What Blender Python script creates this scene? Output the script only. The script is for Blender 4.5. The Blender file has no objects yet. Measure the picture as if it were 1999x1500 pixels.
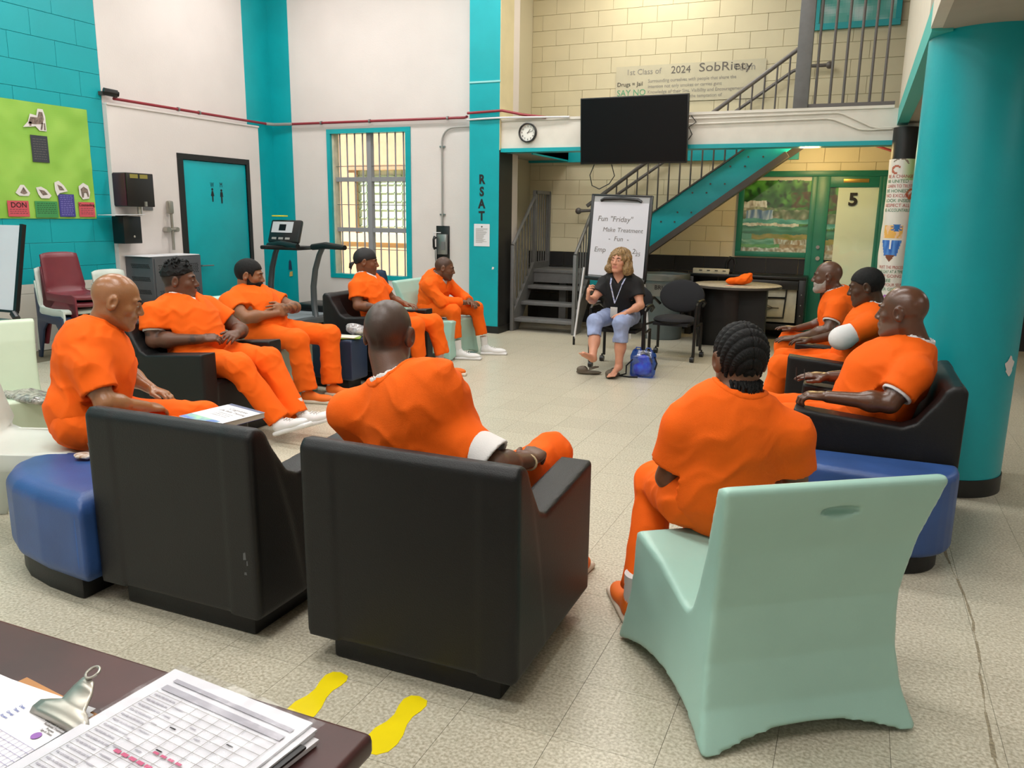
import bpy, bmesh, math, random
import numpy as np
from mathutils import Vector, Matrix, noise as mnoise
random.seed(7)
scene = bpy.context.scene
COL = scene.collection

# ---------------- camera ----------------
yaw, pitch, roll = [math.radians(a) for a in (23.08, 11.934, 0.802)]
cf = Vector((-math.sin(yaw)*math.cos(pitch), math.cos(yaw)*math.cos(pitch), -math.sin(pitch)))
r0 = Vector((math.cos(yaw), math.sin(yaw), 0)); u0 = r0.cross(cf)
cr = math.cos(roll)*r0 + math.sin(roll)*u0; cu = -math.sin(roll)*r0 + math.cos(roll)*u0
cam_d = bpy.data.cameras.new('camera'); cam = bpy.data.objects.new('camera', cam_d); COL.objects.link(cam)
m = Matrix((cr, cu, -cf)).transposed().to_4x4(); m.translation = (0, 0, 1.5); cam.matrix_world = m
cam_d.sensor_width = 36; cam_d.lens = 1556.8/1999*36; cam_d.clip_start = .02
scene.camera = cam

# ---------------- world, lamps, exposure ----------------
w = bpy.data.worlds.new('world'); scene.world = w; w.use_nodes = True
wn = w.node_tree; bg = wn.nodes['Background']
sky = wn.nodes.new('ShaderNodeTexSky'); sky.sky_type = 'HOSEK_WILKIE'; sky.turbidity = 6; sky.sun_direction = Vector((.2, .5, .8)).normalized()
wn.links.new(sky.outputs[0], bg.inputs[0]); bg.inputs[1].default_value = 2.2
sd = bpy.data.lights.new('sun', 'SUN'); sd.energy = 9; sd.angle = .02; sd.color = (1, .95, .86)
so = bpy.data.objects.new('sun', sd); so.rotation_euler = (math.radians(38), 0, math.radians(-35)); COL.objects.link(so)
def area(name, loc, sx, sy, power, color=(1, .98, .95), rot=(0, 0, 0)):
    l = bpy.data.lights.new(name, 'AREA'); l.shape = 'RECTANGLE'; l.size = sx; l.size_y = sy; l.energy = power; l.color = color
    o = bpy.data.objects.new(name, l); o.location = loc; o.rotation_euler = rot; COL.objects.link(o)
for lx in (-6.6, -4.4, -2.2):
    for ly in (-1.0, 2.2, 5.2, 8.2):
        area('ceiling_lamp', (lx, ly, 4.95), 1.25, .55, 43)
for ly in (-.6, 1.6):
    area('ceiling_lamp', (-.9, ly, 4.95), 1.25, .55, 40)
area('ceiling_lamp', (-.9, 5.2, 4.95), 1.25, .55, 32)
for ly in (0, 3.2, 6.4):
    area('soffit_fill', (2.3, ly, 2.42), .6, 1.2, 13)  # added fill lights, no fixtures, brighten the space under the mezzanine
area('landing_fill', (-2.6, 10.3, 4.95), 1.2, .5, 32, (1, .93, .78))  # added unseen fill that lifts the upper beige wall
scene.view_settings.view_transform = 'Standard'; scene.view_settings.look = 'None'
scene.view_settings.gamma = 1; scene.view_settings.use_curve_mapping = False
scene.view_settings.exposure = 0.12

# ---------------- materials ----------------
def lin(c):
    if isinstance(c, str):
        c = [int(c[i:i+2], 16)/255 for i in (0, 2, 4)]
    return tuple((x/12.92 if x <= .04045 else ((x+.055)/1.055)**2.4) for x in c)+(1,)
def mat(name, c, rough=.5, metal=0, var=0, vscale=8, bump=0, bscale=40, spec=.5, emis=None, es=0, coat=0, c2=None, detail=4, sss=0, objvar=0):
    m = bpy.data.materials.new(name); m.use_nodes = True; nt = m.node_tree; p = nt.nodes['Principled BSDF']
    p.inputs['Base Color'].default_value = lin(c); p.inputs['Roughness'].default_value = rough; p.inputs['Metallic'].default_value = metal
    p.inputs['Specular IOR Level'].default_value = spec
    if coat: p.inputs['Coat Weight'].default_value = coat
    if sss: p.inputs['Subsurface Weight'].default_value = sss; p.inputs['Subsurface Scale'].default_value = .02; p.inputs['Subsurface Radius'].default_value = (1, .35, .2)
    geo = nt.nodes.new('ShaderNodeNewGeometry')
    if var or c2:
        n = nt.nodes.new('ShaderNodeTexNoise'); n.inputs['Scale'].default_value = vscale; n.inputs['Detail'].default_value = detail
        nt.links.new(geo.outputs['Position'], n.inputs['Vector'])
        mx = nt.nodes.new('ShaderNodeMix'); mx.data_type = 'RGBA'
        b = lin(c); mx.inputs['A'].default_value = tuple(min(1, v*(1-var)) for v in b[:3])+(1,)
        mx.inputs['B'].default_value = lin(c2) if c2 else tuple(min(1, v*(1+var)) for v in b[:3])+(1,)
        mr = nt.nodes.new('ShaderNodeMapRange'); mr.inputs[1].default_value = .35; mr.inputs[2].default_value = .65
        nt.links.new(n.outputs['Fac'], mr.inputs[0]); nt.links.new(mr.outputs[0], mx.inputs['Factor'])
        out = mx.outputs['Result']
        if objvar:
            oi = nt.nodes.new('ShaderNodeObjectInfo'); hs = nt.nodes.new('ShaderNodeHueSaturation')
            m2 = nt.nodes.new('ShaderNodeMapRange'); m2.inputs[3].default_value = 1-objvar; m2.inputs[4].default_value = 1+objvar
            nt.links.new(oi.outputs['Random'], m2.inputs[0]); nt.links.new(m2.outputs[0], hs.inputs['Value']); nt.links.new(out, hs.inputs['Color']); out = hs.outputs[0]
        nt.links.new(out, p.inputs['Base Color'])
    if bump:
        n2 = nt.nodes.new('ShaderNodeTexNoise'); n2.inputs['Scale'].default_value = bscale; n2.inputs['Detail'].default_value = 5
        nt.links.new(geo.outputs['Position'], n2.inputs['Vector'])
        bp = nt.nodes.new('ShaderNodeBump'); bp.inputs['Strength'].default_value = bump; bp.inputs['Distance'].default_value = .004
        nt.links.new(n2.outputs['Fac'], bp.inputs['Height']); nt.links.new(bp.outputs[0], p.inputs['Normal'])
    if emis:
        p.inputs['Emission Color'].default_value = lin(emis); p.inputs['Emission Strength'].default_value = es
    return m
def vcmat(name, rough=.6, bump=0):
    m = mat(name, 'ffffff', rough, bump=bump); nt = m.node_tree
    a = nt.nodes.new('ShaderNodeAttribute'); a.attribute_name = 'paint'
    nt.links.new(a.outputs['Color'], nt.nodes['Principled BSDF'].inputs['Base Color']); return m
def split_mat(name, c_hi, c_lo, axis, level, rough=.45, bump=.15):
    # paint that changes colour at a real level of the wall
    m = mat(name, c_hi, rough, bump=bump, bscale=60); nt = m.node_tree
    g = nt.nodes.new('ShaderNodeNewGeometry'); s = nt.nodes.new('ShaderNodeSeparateXYZ'); nt.links.new(g.outputs['Position'], s.inputs[0])
    gt = nt.nodes.new('ShaderNodeMath'); gt.operation = 'GREATER_THAN'; gt.inputs[1].default_value = level; nt.links.new(s.outputs[axis], gt.inputs[0])
    mx = nt.nodes.new('ShaderNodeMix'); mx.data_type = 'RGBA'; mx.inputs['A'].default_value = lin(c_lo); mx.inputs['B'].default_value = lin(c_hi)
    n = nt.nodes.new('ShaderNodeTexNoise'); n.inputs['Scale'].default_value = 3; nt.links.new(g.outputs['Position'], n.inputs['Vector'])
    hs = nt.nodes.new('ShaderNodeHueSaturation'); mr = nt.nodes.new('ShaderNodeMapRange'); mr.inputs[3].default_value = .92; mr.inputs[4].default_value = 1.08
    nt.links.new(n.outputs['Fac'], mr.inputs[0]); nt.links.new(mr.outputs[0], hs.inputs['Value'])
    nt.links.new(gt.outputs[0], mx.inputs['Factor']); nt.links.new(mx.outputs['Result'], hs.inputs['Color']); nt.links.new(hs.outputs[0], nt.nodes['Principled BSDF'].inputs['Base Color'])
    return m
TEAL = '00a0a9'
M = dict(
 teal=mat('teal_paint', TEAL, .38, var=.05, vscale=3, bump=.12, bscale=50), white=mat('white_wall_paint', 'dcd3cf', .6, var=.03, vscale=1.5, bump=.25, bscale=55),
 beige=mat('beige_block_paint', 'd2c6a0', .5, var=.04, vscale=4, bump=.2, bscale=50, objvar=.03), blackpaint=mat('black_paint', '191918', .45, var=.1, bump=.1),
 tealblock=split_mat('teal_and_white_block_paint', TEAL, 'cfcac0', 2, .72), beigeblack=split_mat('beige_and_black_block_paint', 'd6ccab', '171717', 2, 1.0),
 grout=mat('block_joint', 'bfb38c', .8), groutteal=split_mat('teal_joint_highlight', '7fdede', 'd9d4ca', 2, .72, .7),  # teal joints paler than the paint: highlight lines put into their colour
 tile=mat('vinyl_tile', 'a59d88', .33, vscale=95, c2='d0cab8', detail=6, objvar=.035, spec=.4), tilegap=mat('tile_joint', '6f6754', .8),
 grey=mat('grey_metal_paint', '6a6a6a', .4, var=.08, vscale=12), darkgrey=mat('dark_grey_paint', '4a4440', .4), rail=mat('rail_paint', '5b5654', .38),
 lounge=mat('black_moulded_plastic', '0f0f10', .45, var=.12, vscale=5, bump=.3, bscale=260, spec=.38), mint=mat('mint_moulded_plastic', 'a2c9bc', .33, var=.04, vscale=3, bump=.06, bscale=200),
 palemint=mat('pale_mint_plastic', 'b9c8b0', .4, var=.04, vscale=3), blue=mat('blue_moulded_plastic', '2c4d86', .42, var=.12, vscale=5, bump=.2, bscale=200), navy=mat('navy_plastic', '24344f', .45, var=.05),
 palegrey=mat('pale_grey_plastic', 'c6cdc5', .4, var=.03), maroon=mat('maroon_plastic', '6e2630', .38, var=.06), orangecloth=None,
 black=mat('black_plastic', '101011', .35), blackfab=mat('black_fabric', '1a1a1e', .85, bump=.4, bscale=300), chrome=mat('chrome', 'aaa69c', .34, .75), steel=mat('brushed_steel', '9a9a98', .35, .9),
 red=mat('red_pipe_paint', '8e2430', .4, var=.1), conduit=mat('grey_conduit', 'a3a09b', .4, .3), paper=mat('paper', 'dddce0', .7), desk=mat('dark_wood_laminate', '3f1f1e', .38, var=.25, vscale=6, spec=.4),
 screen=mat('tv_screen', '020205', .3, spec=.25), glass=None, yellow=mat('yellow_vinyl', 'f0d800', .45, var=.04), brass=mat('brass', 'a8893f', .35, .6), wood=mat('hardboard', 'b07a45', .6, var=.15),
 green=mat('green_frame_paint', '16705c', .4, var=.05), inktext=mat('black_ink', '151515', .6), greyink=mat('grey_marker', '6b6560', .7), faint=mat('faint_ink', '97938c', .8), redink=mat('red_ink', 'c8527a', .7),
 soffit=mat('soffit_paint', 'a7a294', .7, var=.03), trash=mat('grey_bin_plastic', '5f6b6d', .45, var=.05), tabletop=mat('grey_stone_laminate', '8f8778', .35, c2='b5ab98', vscale=30), cream=mat('cream_paint', 'c9c2aa', .6, var=.1, vscale=10))
def glassmat(name, tint=(1, 1, 1), alpha=.12, rough=.02):
    m = bpy.data.materials.new(name); m.use_nodes = True; nt = m.node_tree; nt.nodes.clear()
    o = nt.nodes.new('ShaderNodeOutputMaterial'); mx = nt.nodes.new('ShaderNodeMixShader'); t = nt.nodes.new('ShaderNodeBsdfTransparent'); g = nt.nodes.new('ShaderNodeBsdfGlossy')
    t.inputs[0].default_value = tuple(tint)+(1,); g.inputs['Roughness'].default_value = rough; mx.inputs[0].default_value = alpha
    nt.links.new(t.outputs[0], mx.inputs[1]); nt.links.new(g.outputs[0], mx.inputs[2]); nt.links.new(mx.outputs[0], o.inputs[0]); return m
M['glass'] = glassmat('window_glass', (.97, .98, .97), .03); M['film'] = glassmat('clear_plastic_film', (.93, .93, .95), .06, .22)
M['bluefilm'] = glassmat('blue_clear_vinyl', (.2, .42, .95), .10, .2)

# ---------------- mesh helpers ----------------
class MB:
    def __init__(s): s.v = []; s.f = []
    def add(s, v, f):
        b = len(s.v); s.v += [tuple(p) for p in v]; s.f += [tuple(i+b for i in q) for q in f]; return s
    def box(s, x0, x1, y0, y1, z0, z1):
        return s.add([(x0,y0,z0),(x1,y0,z0),(x1,y1,z0),(x0,y1,z0),(x0,y0,z1),(x1,y0,z1),(x1,y1,z1),(x0,y1,z1)],
                     [(0,3,2,1),(4,5,6,7),(0,1,5,4),(1,2,6,5),(2,3,7,6),(3,0,4,7)])
    def bar(s, a, b, wd, ht, up=(0,0,1)):
        a, b = Vector(a), Vector(b); d = (b-a).normalized(); u = Vector(up)
        if abs(d.dot(u)) > .98: u = Vector((0,1,0))
        r = d.cross(u).normalized(); u = r.cross(d)
        vs = [p+r*sx*wd/2+u*sz*ht/2 for p in (a, b) for sx, sz in ((-1,-1),(1,-1),(1,1),(-1,1))]
        return s.add(vs, [(0,1,2,3),(7,6,5,4),(0,4,5,1),(1,5,6,2),(2,6,7,3),(3,7,4,0)])
    def tube(s, pts, r, n=8, caps=True):
        pts = [Vector(p) for p in pts]; rs = r if isinstance(r, (list, tuple)) else [r]*len(pts)
        b = len(s.v); prev = None
        for i, p in enumerate(pts):
            d = (pts[min(i+1, len(pts)-1)]-pts[max(i-1, 0)]).normalized()
            if prev is None: u = d.orthogonal().normalized()
            else: u = (prev-d*prev.dot(d)).normalized()
            prev = u; w_ = d.cross(u)
            for k in range(n):
                a = 2*math.pi*k/n; s.v.append(tuple(p+(u*math.cos(a)+w_*math.sin(a))*rs[i]))
        for i in range(len(pts)-1):
            for k in range(n):
                k2 = (k+1) % n; s.f.append((b+i*n+k, b+i*n+k2, b+(i+1)*n+k2, b+(i+1)*n+k))
        if caps:
            s.f.append(tuple(b+k for k in reversed(range(n)))); e = b+(len(pts)-1)*n; s.f.append(tuple(e+k for k in range(n)))
        return s
    def cyl(s, c, r, z0, z1, n=32, r2=None):
        return s.tube([(c[0], c[1], z0), (c[0], c[1], z1)], [r, r2 if r2 is not None else r], n)
    def lathe(s, prof, n=32, c=(0,0,0)):
        b = len(s.v)
        for r, z in prof:
            for k in range(n):
                a = 2*math.pi*k/n; s.v.append((c[0]+r*math.cos(a), c[1]+r*math.sin(a), c[2]+z))
        for i in range(len(prof)-1):
            for k in range(n):
                k2 = (k+1) % n; s.f.append((b+i*n+k, b+i*n+k2, b+(i+1)*n+k2, b+(i+1)*n+k))
        return s
    def prism(s, poly, h, T=None):
        # poly in local xy extruded 0..h along z, T maps local to world
        n = len(poly); T = T or Matrix.Identity(4)
        vs = [T @ Vector((x, y, 0)) for x, y in poly]+[T @ Vector((x, y, h)) for x, y in poly]
        fs = [tuple(reversed(range(n))), tuple(range(n, 2*n))]+[(i, (i+1) % n, n+(i+1) % n, n+i) for i in range(n)]
        return s.add(vs, fs)
    def ell(s, c, r, n=16, mth=10, R=None):
        b = len(s.v); c = Vector(c)
        for i in range(mth+1):
            t = math.pi*i/mth
            for k in range(n):
                a = 2*math.pi*k/n; v = Vector((r[0]*math.sin(t)*math.cos(a), r[1]*math.sin(t)*math.sin(a), r[2]*math.cos(t)))
                if R: v = R @ v
                s.v.append(tuple(c+v))
        for i in range(mth):
            for k in range(n):
                k2 = (k+1) % n; s.f.append((b+i*n+k, b+(i+1)*n+k, b+(i+1)*n+k2, b+i*n+k2))
        return s
def tag(o, label=None, cat=None, group=None, kind=None):
    if label: o['label'] = label
    if cat: o['category'] = cat
    if group: o['group'] = group
    if kind: o['kind'] = kind
    return o
def thing(name, label, cat, loc=(0,0,0), rz=0, group=None):
    o = bpy.data.objects.new(name, None); o.empty_display_size = .1; COL.objects.link(o); o.location = loc; o.rotation_euler = (0, 0, rz)
    return tag(o, label, cat, group)
def obj(name, mb, m, parent=None, world=False, bevel=0, seg=2, smooth=True, angle=35, clean=False):
    me = bpy.data.meshes.new(name)
    if isinstance(mb, MB):
        v = mb.v
        if world and parent:
            L = world_loc(parent); v = [(a-L[0], b-L[1], c-L[2]) for a, b, c in v]
        me.from_pydata(v, [], mb.f)
    else:
        v, f = mb
        if world and parent: v = v-np.array(world_loc(parent))
        me.from_pydata(v.tolist() if hasattr(v, 'tolist') else v, [], f.tolist() if hasattr(f, 'tolist') else f)
    me.validate()
    if bevel or clean:
        bm = bmesh.new(); bm.from_mesh(me)
        bmesh.ops.remove_doubles(bm, verts=bm.verts, dist=1e-6)
        bmesh.ops.recalc_face_normals(bm, faces=bm.faces)
        if bevel: bmesh.ops.bevel(bm, geom=[e for e in bm.edges if e.is_manifold and e.calc_face_angle(0) > .5], offset=bevel, segments=seg, affect='EDGES', profile=.5)
        bm.to_mesh(me); bm.free()
    if smooth:
        me.shade_smooth(); me.set_sharp_from_angle(angle=math.radians(angle))
    for x in (m if isinstance(m, (list, tuple)) else [m]):
        if x: me.materials.append(x)
    o = bpy.data.objects.new(name, me); COL.objects.link(o)
    if parent: o.parent = parent
    return o
def world_loc(p):
    L = Vector(p.location)
    while p.parent: p = p.parent; L += Vector(p.location)
    return L
def struct(name, mb, m, parent=None, **k):
    o = obj(name, mb, m, parent, **k)
    if not parent: o['kind'] = 'structure'
    return o
def dup(root, loc, rz, label=None, group=None, scale=None):
    r = root.copy(); COL.objects.link(r); r.location = loc; r.rotation_euler = (0, 0, rz)
    if label: r['label'] = label
    if group: r['group'] = group
    for ch in list(root.children):
        c = ch.copy(); COL.objects.link(c); c.parent = r
        for g in list(ch.children):
            d = g.copy(); COL.objects.link(d); d.parent = c
    return r
_fc = {}
def text_mb(s, size, depth=.002, align='CENTER', bold=0):
    cu_ = bpy.data.curves.new('t', 'FONT'); cu_.body = s; cu_.size = size; cu_.extrude = depth/2; cu_.offset = bold; cu_.align_x = align; cu_.align_y = 'CENTER'; cu_.resolution_u = 3
    o = bpy.data.objects.new('t', cu_); COL.objects.link(o); bpy.context.view_layer.update()
    me = o.to_mesh(); v = [tuple(a.co) for a in me.vertices]; f = [tuple(p.vertices) for p in me.polygons]; o.to_mesh_clear()
    bpy.data.objects.remove(o); bpy.data.curves.remove(cu_); return v, f
def frame_T(org, right, up):
    r = Vector(right).normalized(); u = Vector(up).normalized(); n = r.cross(u)
    T = Matrix((r, u, n)).transposed().to_4x4(); T.translation = Vector(org); return T
def write(name, s, size, T, m, parent=None, align='CENTER', world=True, shear=0, depth=.002, sx=1, bold=0):
    v, f = text_mb(s, size, depth, align, bold)
    mb = MB(); mb.add([T @ Vector((a*sx+b*shear, b, c+depth/2)) for a, b, c in v], f)
    return obj(name, mb, m, parent, world=world, smooth=False)
def paint_grid(name, T, wd, ht, nx, ny, fn, m, parent=None, bulge=None, world=True):
    # flat print: a real sheet whose colours are painted per cell
    v = []; 
    for j in range(ny+1):
        for i in range(nx+1):
            x, y = wd*i/nx, ht*j/ny; z = bulge(x/wd, y/ht) if bulge else 0
            v.append(tuple(T @ Vector((x, y, z))))
    f = [(j*(nx+1)+i, j*(nx+1)+i+1, (j+1)*(nx+1)+i+1, (j+1)*(nx+1)+i) for j in range(ny) for i in range(nx)]
    mb = MB(); mb.v = v; mb.f = f; o = obj(name, mb, m, parent, world=world)
    at = o.data.color_attributes.new('paint', 'BYTE_COLOR', 'CORNER')
    cols = []
    for j in range(ny):
        for i in range(nx): cols += list(lin(fn((i+.5)/nx, (j+.5)/ny)))*4
    # float colours in linear space
    at.data.foreach_set('color', cols); return o
def hx(c): return [int(c[i:i+2], 16)/255 for i in (0, 2, 4)]
def mixc(a, b, t):
    t = max(0, min(1, t)); return [x*(1-t)+y*t for x, y in zip(a, b)]
def nz(x, y, s=1): return mnoise.noise(Vector((x*s, y*s, .3)))
# ================= smooth solid modelling (distance fields meshed by surface nets) =================
def V(*a): return np.array(a, dtype=np.float32)
class SDF:
    def __init__(s, v): s.vx = v; s.ops = []; s.lo = np.array([9e9]*3); s.hi = -s.lo; s.disp = None
    def _grow(s, lo, hi): s.lo = np.minimum(s.lo, lo); s.hi = np.maximum(s.hi, hi)
    def cap(s, a, b, ra, rb=None, k=.02, sub=False):
        rb = ra if rb is None else rb; a = np.array(a, float); b = np.array(b, float); R_ = max(ra, rb)
        lo = np.minimum(a, b)-R_; hi = np.maximum(a, b)+R_
        ba = b-a; L2 = float(ba@ba) or 1e-9
        def f(X, Y, Z):
            px, py, pz = X-a[0], Y-a[1], Z-a[2]
            t = np.clip((px*ba[0]+py*ba[1]+pz*ba[2])/L2, 0, 1)
            return np.sqrt((px-t*ba[0])**2+(py-t*ba[1])**2+(pz-t*ba[2])**2)-(ra+(rb-ra)*t)
        s.ops.append((f, lo, hi, k, sub))
        if not sub: s._grow(lo, hi)
        return s
    def ell(s, c, r, R=None, k=.03, sub=False):
        c = np.array(c, float); r = np.array(r, float); m_ = r.max() if R is not None else r
        lo, hi = c-m_, c+m_; Rt = None if R is None else np.array(R, float).T
        def f(X, Y, Z):
            px, py, pz = X-c[0], Y-c[1], Z-c[2]
            if Rt is not None: px, py, pz = (Rt[i, 0]*px+Rt[i, 1]*py+Rt[i, 2]*pz for i in range(3))
            k0 = np.sqrt((px/r[0])**2+(py/r[1])**2+(pz/r[2])**2); k1 = np.sqrt((px/r[0]**2)**2+(py/r[1]**2)**2+(pz/r[2]**2)**2)
            return k0*(k0-1)/np.maximum(k1, 1e-6)
        s.ops.append((f, lo, hi, k, sub))
        if not sub: s._grow(lo, hi)
        return s
    def box(s, c, h, R=None, rnd=.01, k=.01, sub=False):
        c = np.array(c, float); h = np.array(h, float); m_ = np.linalg.norm(h) if R is not None else h
        lo, hi = c-m_, c+m_; Rt = None if R is None else np.array(R, float).T
        def f(X, Y, Z):
            px, py, pz = X-c[0], Y-c[1], Z-c[2]
            if Rt is not None: px, py, pz = (Rt[i, 0]*px+Rt[i, 1]*py+Rt[i, 2]*pz for i in range(3))
            qx, qy, qz = np.abs(px)-h[0]+rnd, np.abs(py)-h[1]+rnd, np.abs(pz)-h[2]+rnd
            return np.sqrt(np.maximum(qx, 0)**2+np.maximum(qy, 0)**2+np.maximum(qz, 0)**2)+np.minimum(np.maximum(qx, np.maximum(qy, qz)), 0)-rnd
        s.ops.append((f, lo, hi, k, sub))
        if not sub: s._grow(lo, hi)
        return s
    def fn(s, f, lo, hi, k=.01, sub=False):
        s.ops.append((f, np.array(lo, float), np.array(hi, float), k, sub))
        if not sub: s._grow(np.array(lo), np.array(hi))
        return s
    def cut(s, c, n, rad):
        # remove what lies beyond the plane through c (normal n), within rad of c
        c = np.array(c, float); n = np.array(n, float); n /= np.linalg.norm(n)
        s.ops.append(('cut', c, n, rad, None)); return s
    def build(s):
        v = s.vx; lo = s.lo-v*4; dims = np.ceil((s.hi+v*4-lo)/v).astype(int)+1
        ax = [(lo[i]+v*np.arange(dims[i])).astype(np.float32) for i in range(3)]
        F = np.full(dims, 1.0, np.float32)
        def sl(a, b, mgn):
            i0 = np.maximum(0, np.floor((a-mgn-lo)/v).astype(int)); i1 = np.minimum(dims, np.ceil((b+mgn-lo)/v).astype(int)+1)
            return tuple(slice(p, max(p, q)) for p, q in zip(i0, i1))
        for op in s.ops:
            if op[0] == 'isect':
                d = op[1](ax[0][:, None, None], ax[1][None, :, None], ax[2][None, None, :]); F[...] = np.maximum(F, d); continue
            if op[0] == 'disp':
                _, amp, f = op; idx = np.nonzero(np.abs(F) < amp*1.5+v*1.8)
                F[idx] += f(ax[0][idx[0]], ax[1][idx[1]], ax[2][idx[2]]).astype(np.float32); continue
            if isinstance(op[0], str):
                _, c, n, rad, _ = op; S = sl(c, c, rad+.18)
                X, Y, Z = ax[0][S[0]][:, None, None]-c[0], ax[1][S[1]][None, :, None]-c[1], ax[2][S[2]][None, None, :]-c[2]
                pl_ = (X*n[0]+Y*n[1]+Z*n[2]).astype(np.float32); ins = ((X*X+Y*Y+Z*Z-pl_*pl_) < rad*rad) & (np.abs(pl_) < .20)
                G = F[S]; G[...] = np.where(ins, np.maximum(G, pl_), G); continue
            f, a, b, k, sub = op; S = sl(a, b, max(k, .006)+2.5*v)
            G = F[S]
            if G.size == 0: continue
            d = f(ax[0][S[0]][:, None, None], ax[1][S[1]][None, :, None], ax[2][S[2]][None, None, :]).astype(np.float32)
            k = max(k, 1e-4)
            if sub:
                h = np.clip(.5-.5*(G+d)/k, 0, 1); G[...] = G*(1-h)-d*h+k*h*(1-h)
            else:
                h = np.clip(.5+.5*(G-d)/k, 0, 1); G[...] = np.where(G > .9, d, G*(1-h)+d*h-k*h*(1-h))
        if s.disp:
            amp, f = s.disp; idx = np.nonzero(np.abs(F) < amp*1.5+v*1.8)
            F[idx] += f(ax[0][idx[0]], ax[1][idx[1]], ax[2][idx[2]]).astype(np.float32)
        s.F = F; s.ax = ax
        return nets(F, lo, v)
def nets(F, lo, v):
    s_ = F < 0; n = np.array(F.shape)
    c = np.zeros(n-1, np.uint8)
    for dx in (0, 1):
        for dy in (0, 1):
            for dz in (0, 1): c += s_[dx:n[0]-1+dx, dy:n[1]-1+dy, dz:n[2]-1+dz]
    act = (c > 0) & (c < 8); I = np.argwhere(act); idm = np.full(act.shape, -1, np.int32); idm[act] = np.arange(len(I))
    acc = np.zeros((len(I), 3), np.float32); cnt = np.zeros(len(I), np.float32)
    corners = [(0,0,0),(1,0,0),(0,1,0),(1,1,0),(0,0,1),(1,0,1),(0,1,1),(1,1,1)]
    val = [F[I[:, 0]+a, I[:, 1]+b, I[:, 2]+d] for a, b, d in corners]
    for i, p in enumerate(corners):
        for j, q in enumerate(corners):
            if j > i and sum(abs(p[t]-q[t]) for t in range(3)) == 1:
                cr_ = (val[i] < 0) != (val[j] < 0); den = val[i]-val[j]; t = np.where(cr_, val[i]/np.where(den == 0, 1, den), 0)
                for x in range(3): acc[:, x] += np.where(cr_, p[x]+t*(q[x]-p[x]), 0)
                cnt += cr_
    verts = (I+acc/np.maximum(cnt, 1)[:, None])*v+np.array(lo)
    Q = []
    for a in range(3):
        b, d = (a+1) % 3, (a+2) % 3
        s0 = [slice(None)]*3; s1 = [slice(None)]*3; s0[a] = slice(0, -1); s1[a] = slice(1, None)
        A, B = s_[tuple(s0)], s_[tuple(s1)]; E_ = np.argwhere(A != B)
        E_ = E_[(E_[:, b] > 0) & (E_[:, d] > 0) & (E_[:, b] < n[b]-1) & (E_[:, d] < n[d]-1)]
        if not len(E_): continue
        ins = A[tuple(E_.T)]
        def g(ob, od): e = E_.copy(); e[:, b] -= ob; e[:, d] -= od; return idm[tuple(e.T)]
        q = np.stack([g(1, 1), g(0, 1), g(0, 0), g(1, 0)], 1); q[~ins] = q[~ins][:, ::-1]; Q.append(q)
    return verts.astype(np.float64), np.concatenate(Q)
def poly2d(poly):
    P_ = np.array(poly, float)
    def f(U, W):
        d = np.full(np.broadcast(U, W).shape, 1e9); sg = np.ones(d.shape)
        for i in range(len(P_)):
            a, b = P_[i], P_[i-1]; ex, ey = b-a; wx, wy = U-a[0], W-a[1]
            t = np.clip((wx*ex+wy*ey)/(ex*ex+ey*ey), 0, 1); d = np.minimum(d, (wx-ex*t)**2+(wy-ey*t)**2)
            c1, c2, c3 = W >= a[1], W < b[1], ex*wy > ey*wx
            fl_ = (c1 & c2 & c3) | (~c1 & ~c2 & ~c3); sg = np.where(fl_, -sg, sg)
        return sg*np.sqrt(d)
    return f
def smax(a, b, k):
    h = np.clip(.5+.5*(a-b)/k, 0, 1); return b*(1-h)+a*h+k*h*(1-h)
def meshobj(name, vf, m, parent=None, world=True, sub=None):
    v, f = vf
    o = obj(name, (v, f), m, parent, world=world, smooth=False)
    o.data.polygons.foreach_set('use_smooth', [True]*len(o.data.polygons)); return o
# ================= ROOM =================
# floor slab + tiles
fl = struct('floor', MB().box(-8.3, 4.2, -3.2, 11.3, -.1, -.004), M['tilegap'], smooth=False)
tb = MB().box(-.1517, .1517, -.1517, .1517, -.006, 0)
tiles = []
P = 0.3048
for i in range(-25, 14):
    for j in range(-17, 30):
        x, y = .22+P*(i+.5), 2.275+P*(j+.5)
        if -8.2 < x < 4.1 and -3.1 < y < 11.2:
            d = Vector((x, y, -1.5)); w_ = d.dot(cf)
            vis = w_ > .3 and abs(d.dot(cr)/w_) < .70 and abs(d.dot(cu)/w_) < .53 and y > 1.4
            tiles.append((0 if vis else 1, math.hypot(x, y), x, y))
tiles.sort(); first = None; rest = MB()
for k, (a, b, x, y) in enumerate(tiles):
    if k < 300:
        if first is None: first = obj('tile', tb, M['tile'], fl, smooth=False); o = first
        else: o = first.copy(); COL.objects.link(o)
        o.location = (x, y, 0)
    else: rest.box(x-.1517, x+.1517, y-.1517, y+.1517, -.006, 0)
o = obj('distant_tiles', rest, M['tile'], fl, smooth=False); o['kind'] = 'stuff'
# worn expansion joint: a thin cracked filler strip
mb = MB(); random.seed(3)
pts = [(.515+random.uniform(-.004, .004)+.02*math.sin(k*.3), 1.2+k*.08) for k in range(95)]
for (x0, y0), (x1, y1) in zip(pts, pts[1:]):
    wv = random.uniform(.001, .007); mb.add([(x0-wv, y0, .0006), (x0+wv, y0, .0006), (x1+wv, y1, .0006), (x1-wv, y1, .0006)], [(0,1,2,3)])
obj('joint_crack', mb, mat('crack_filler', '8d836c', .8, var=.3, vscale=90), fl, smooth=False)

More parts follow.
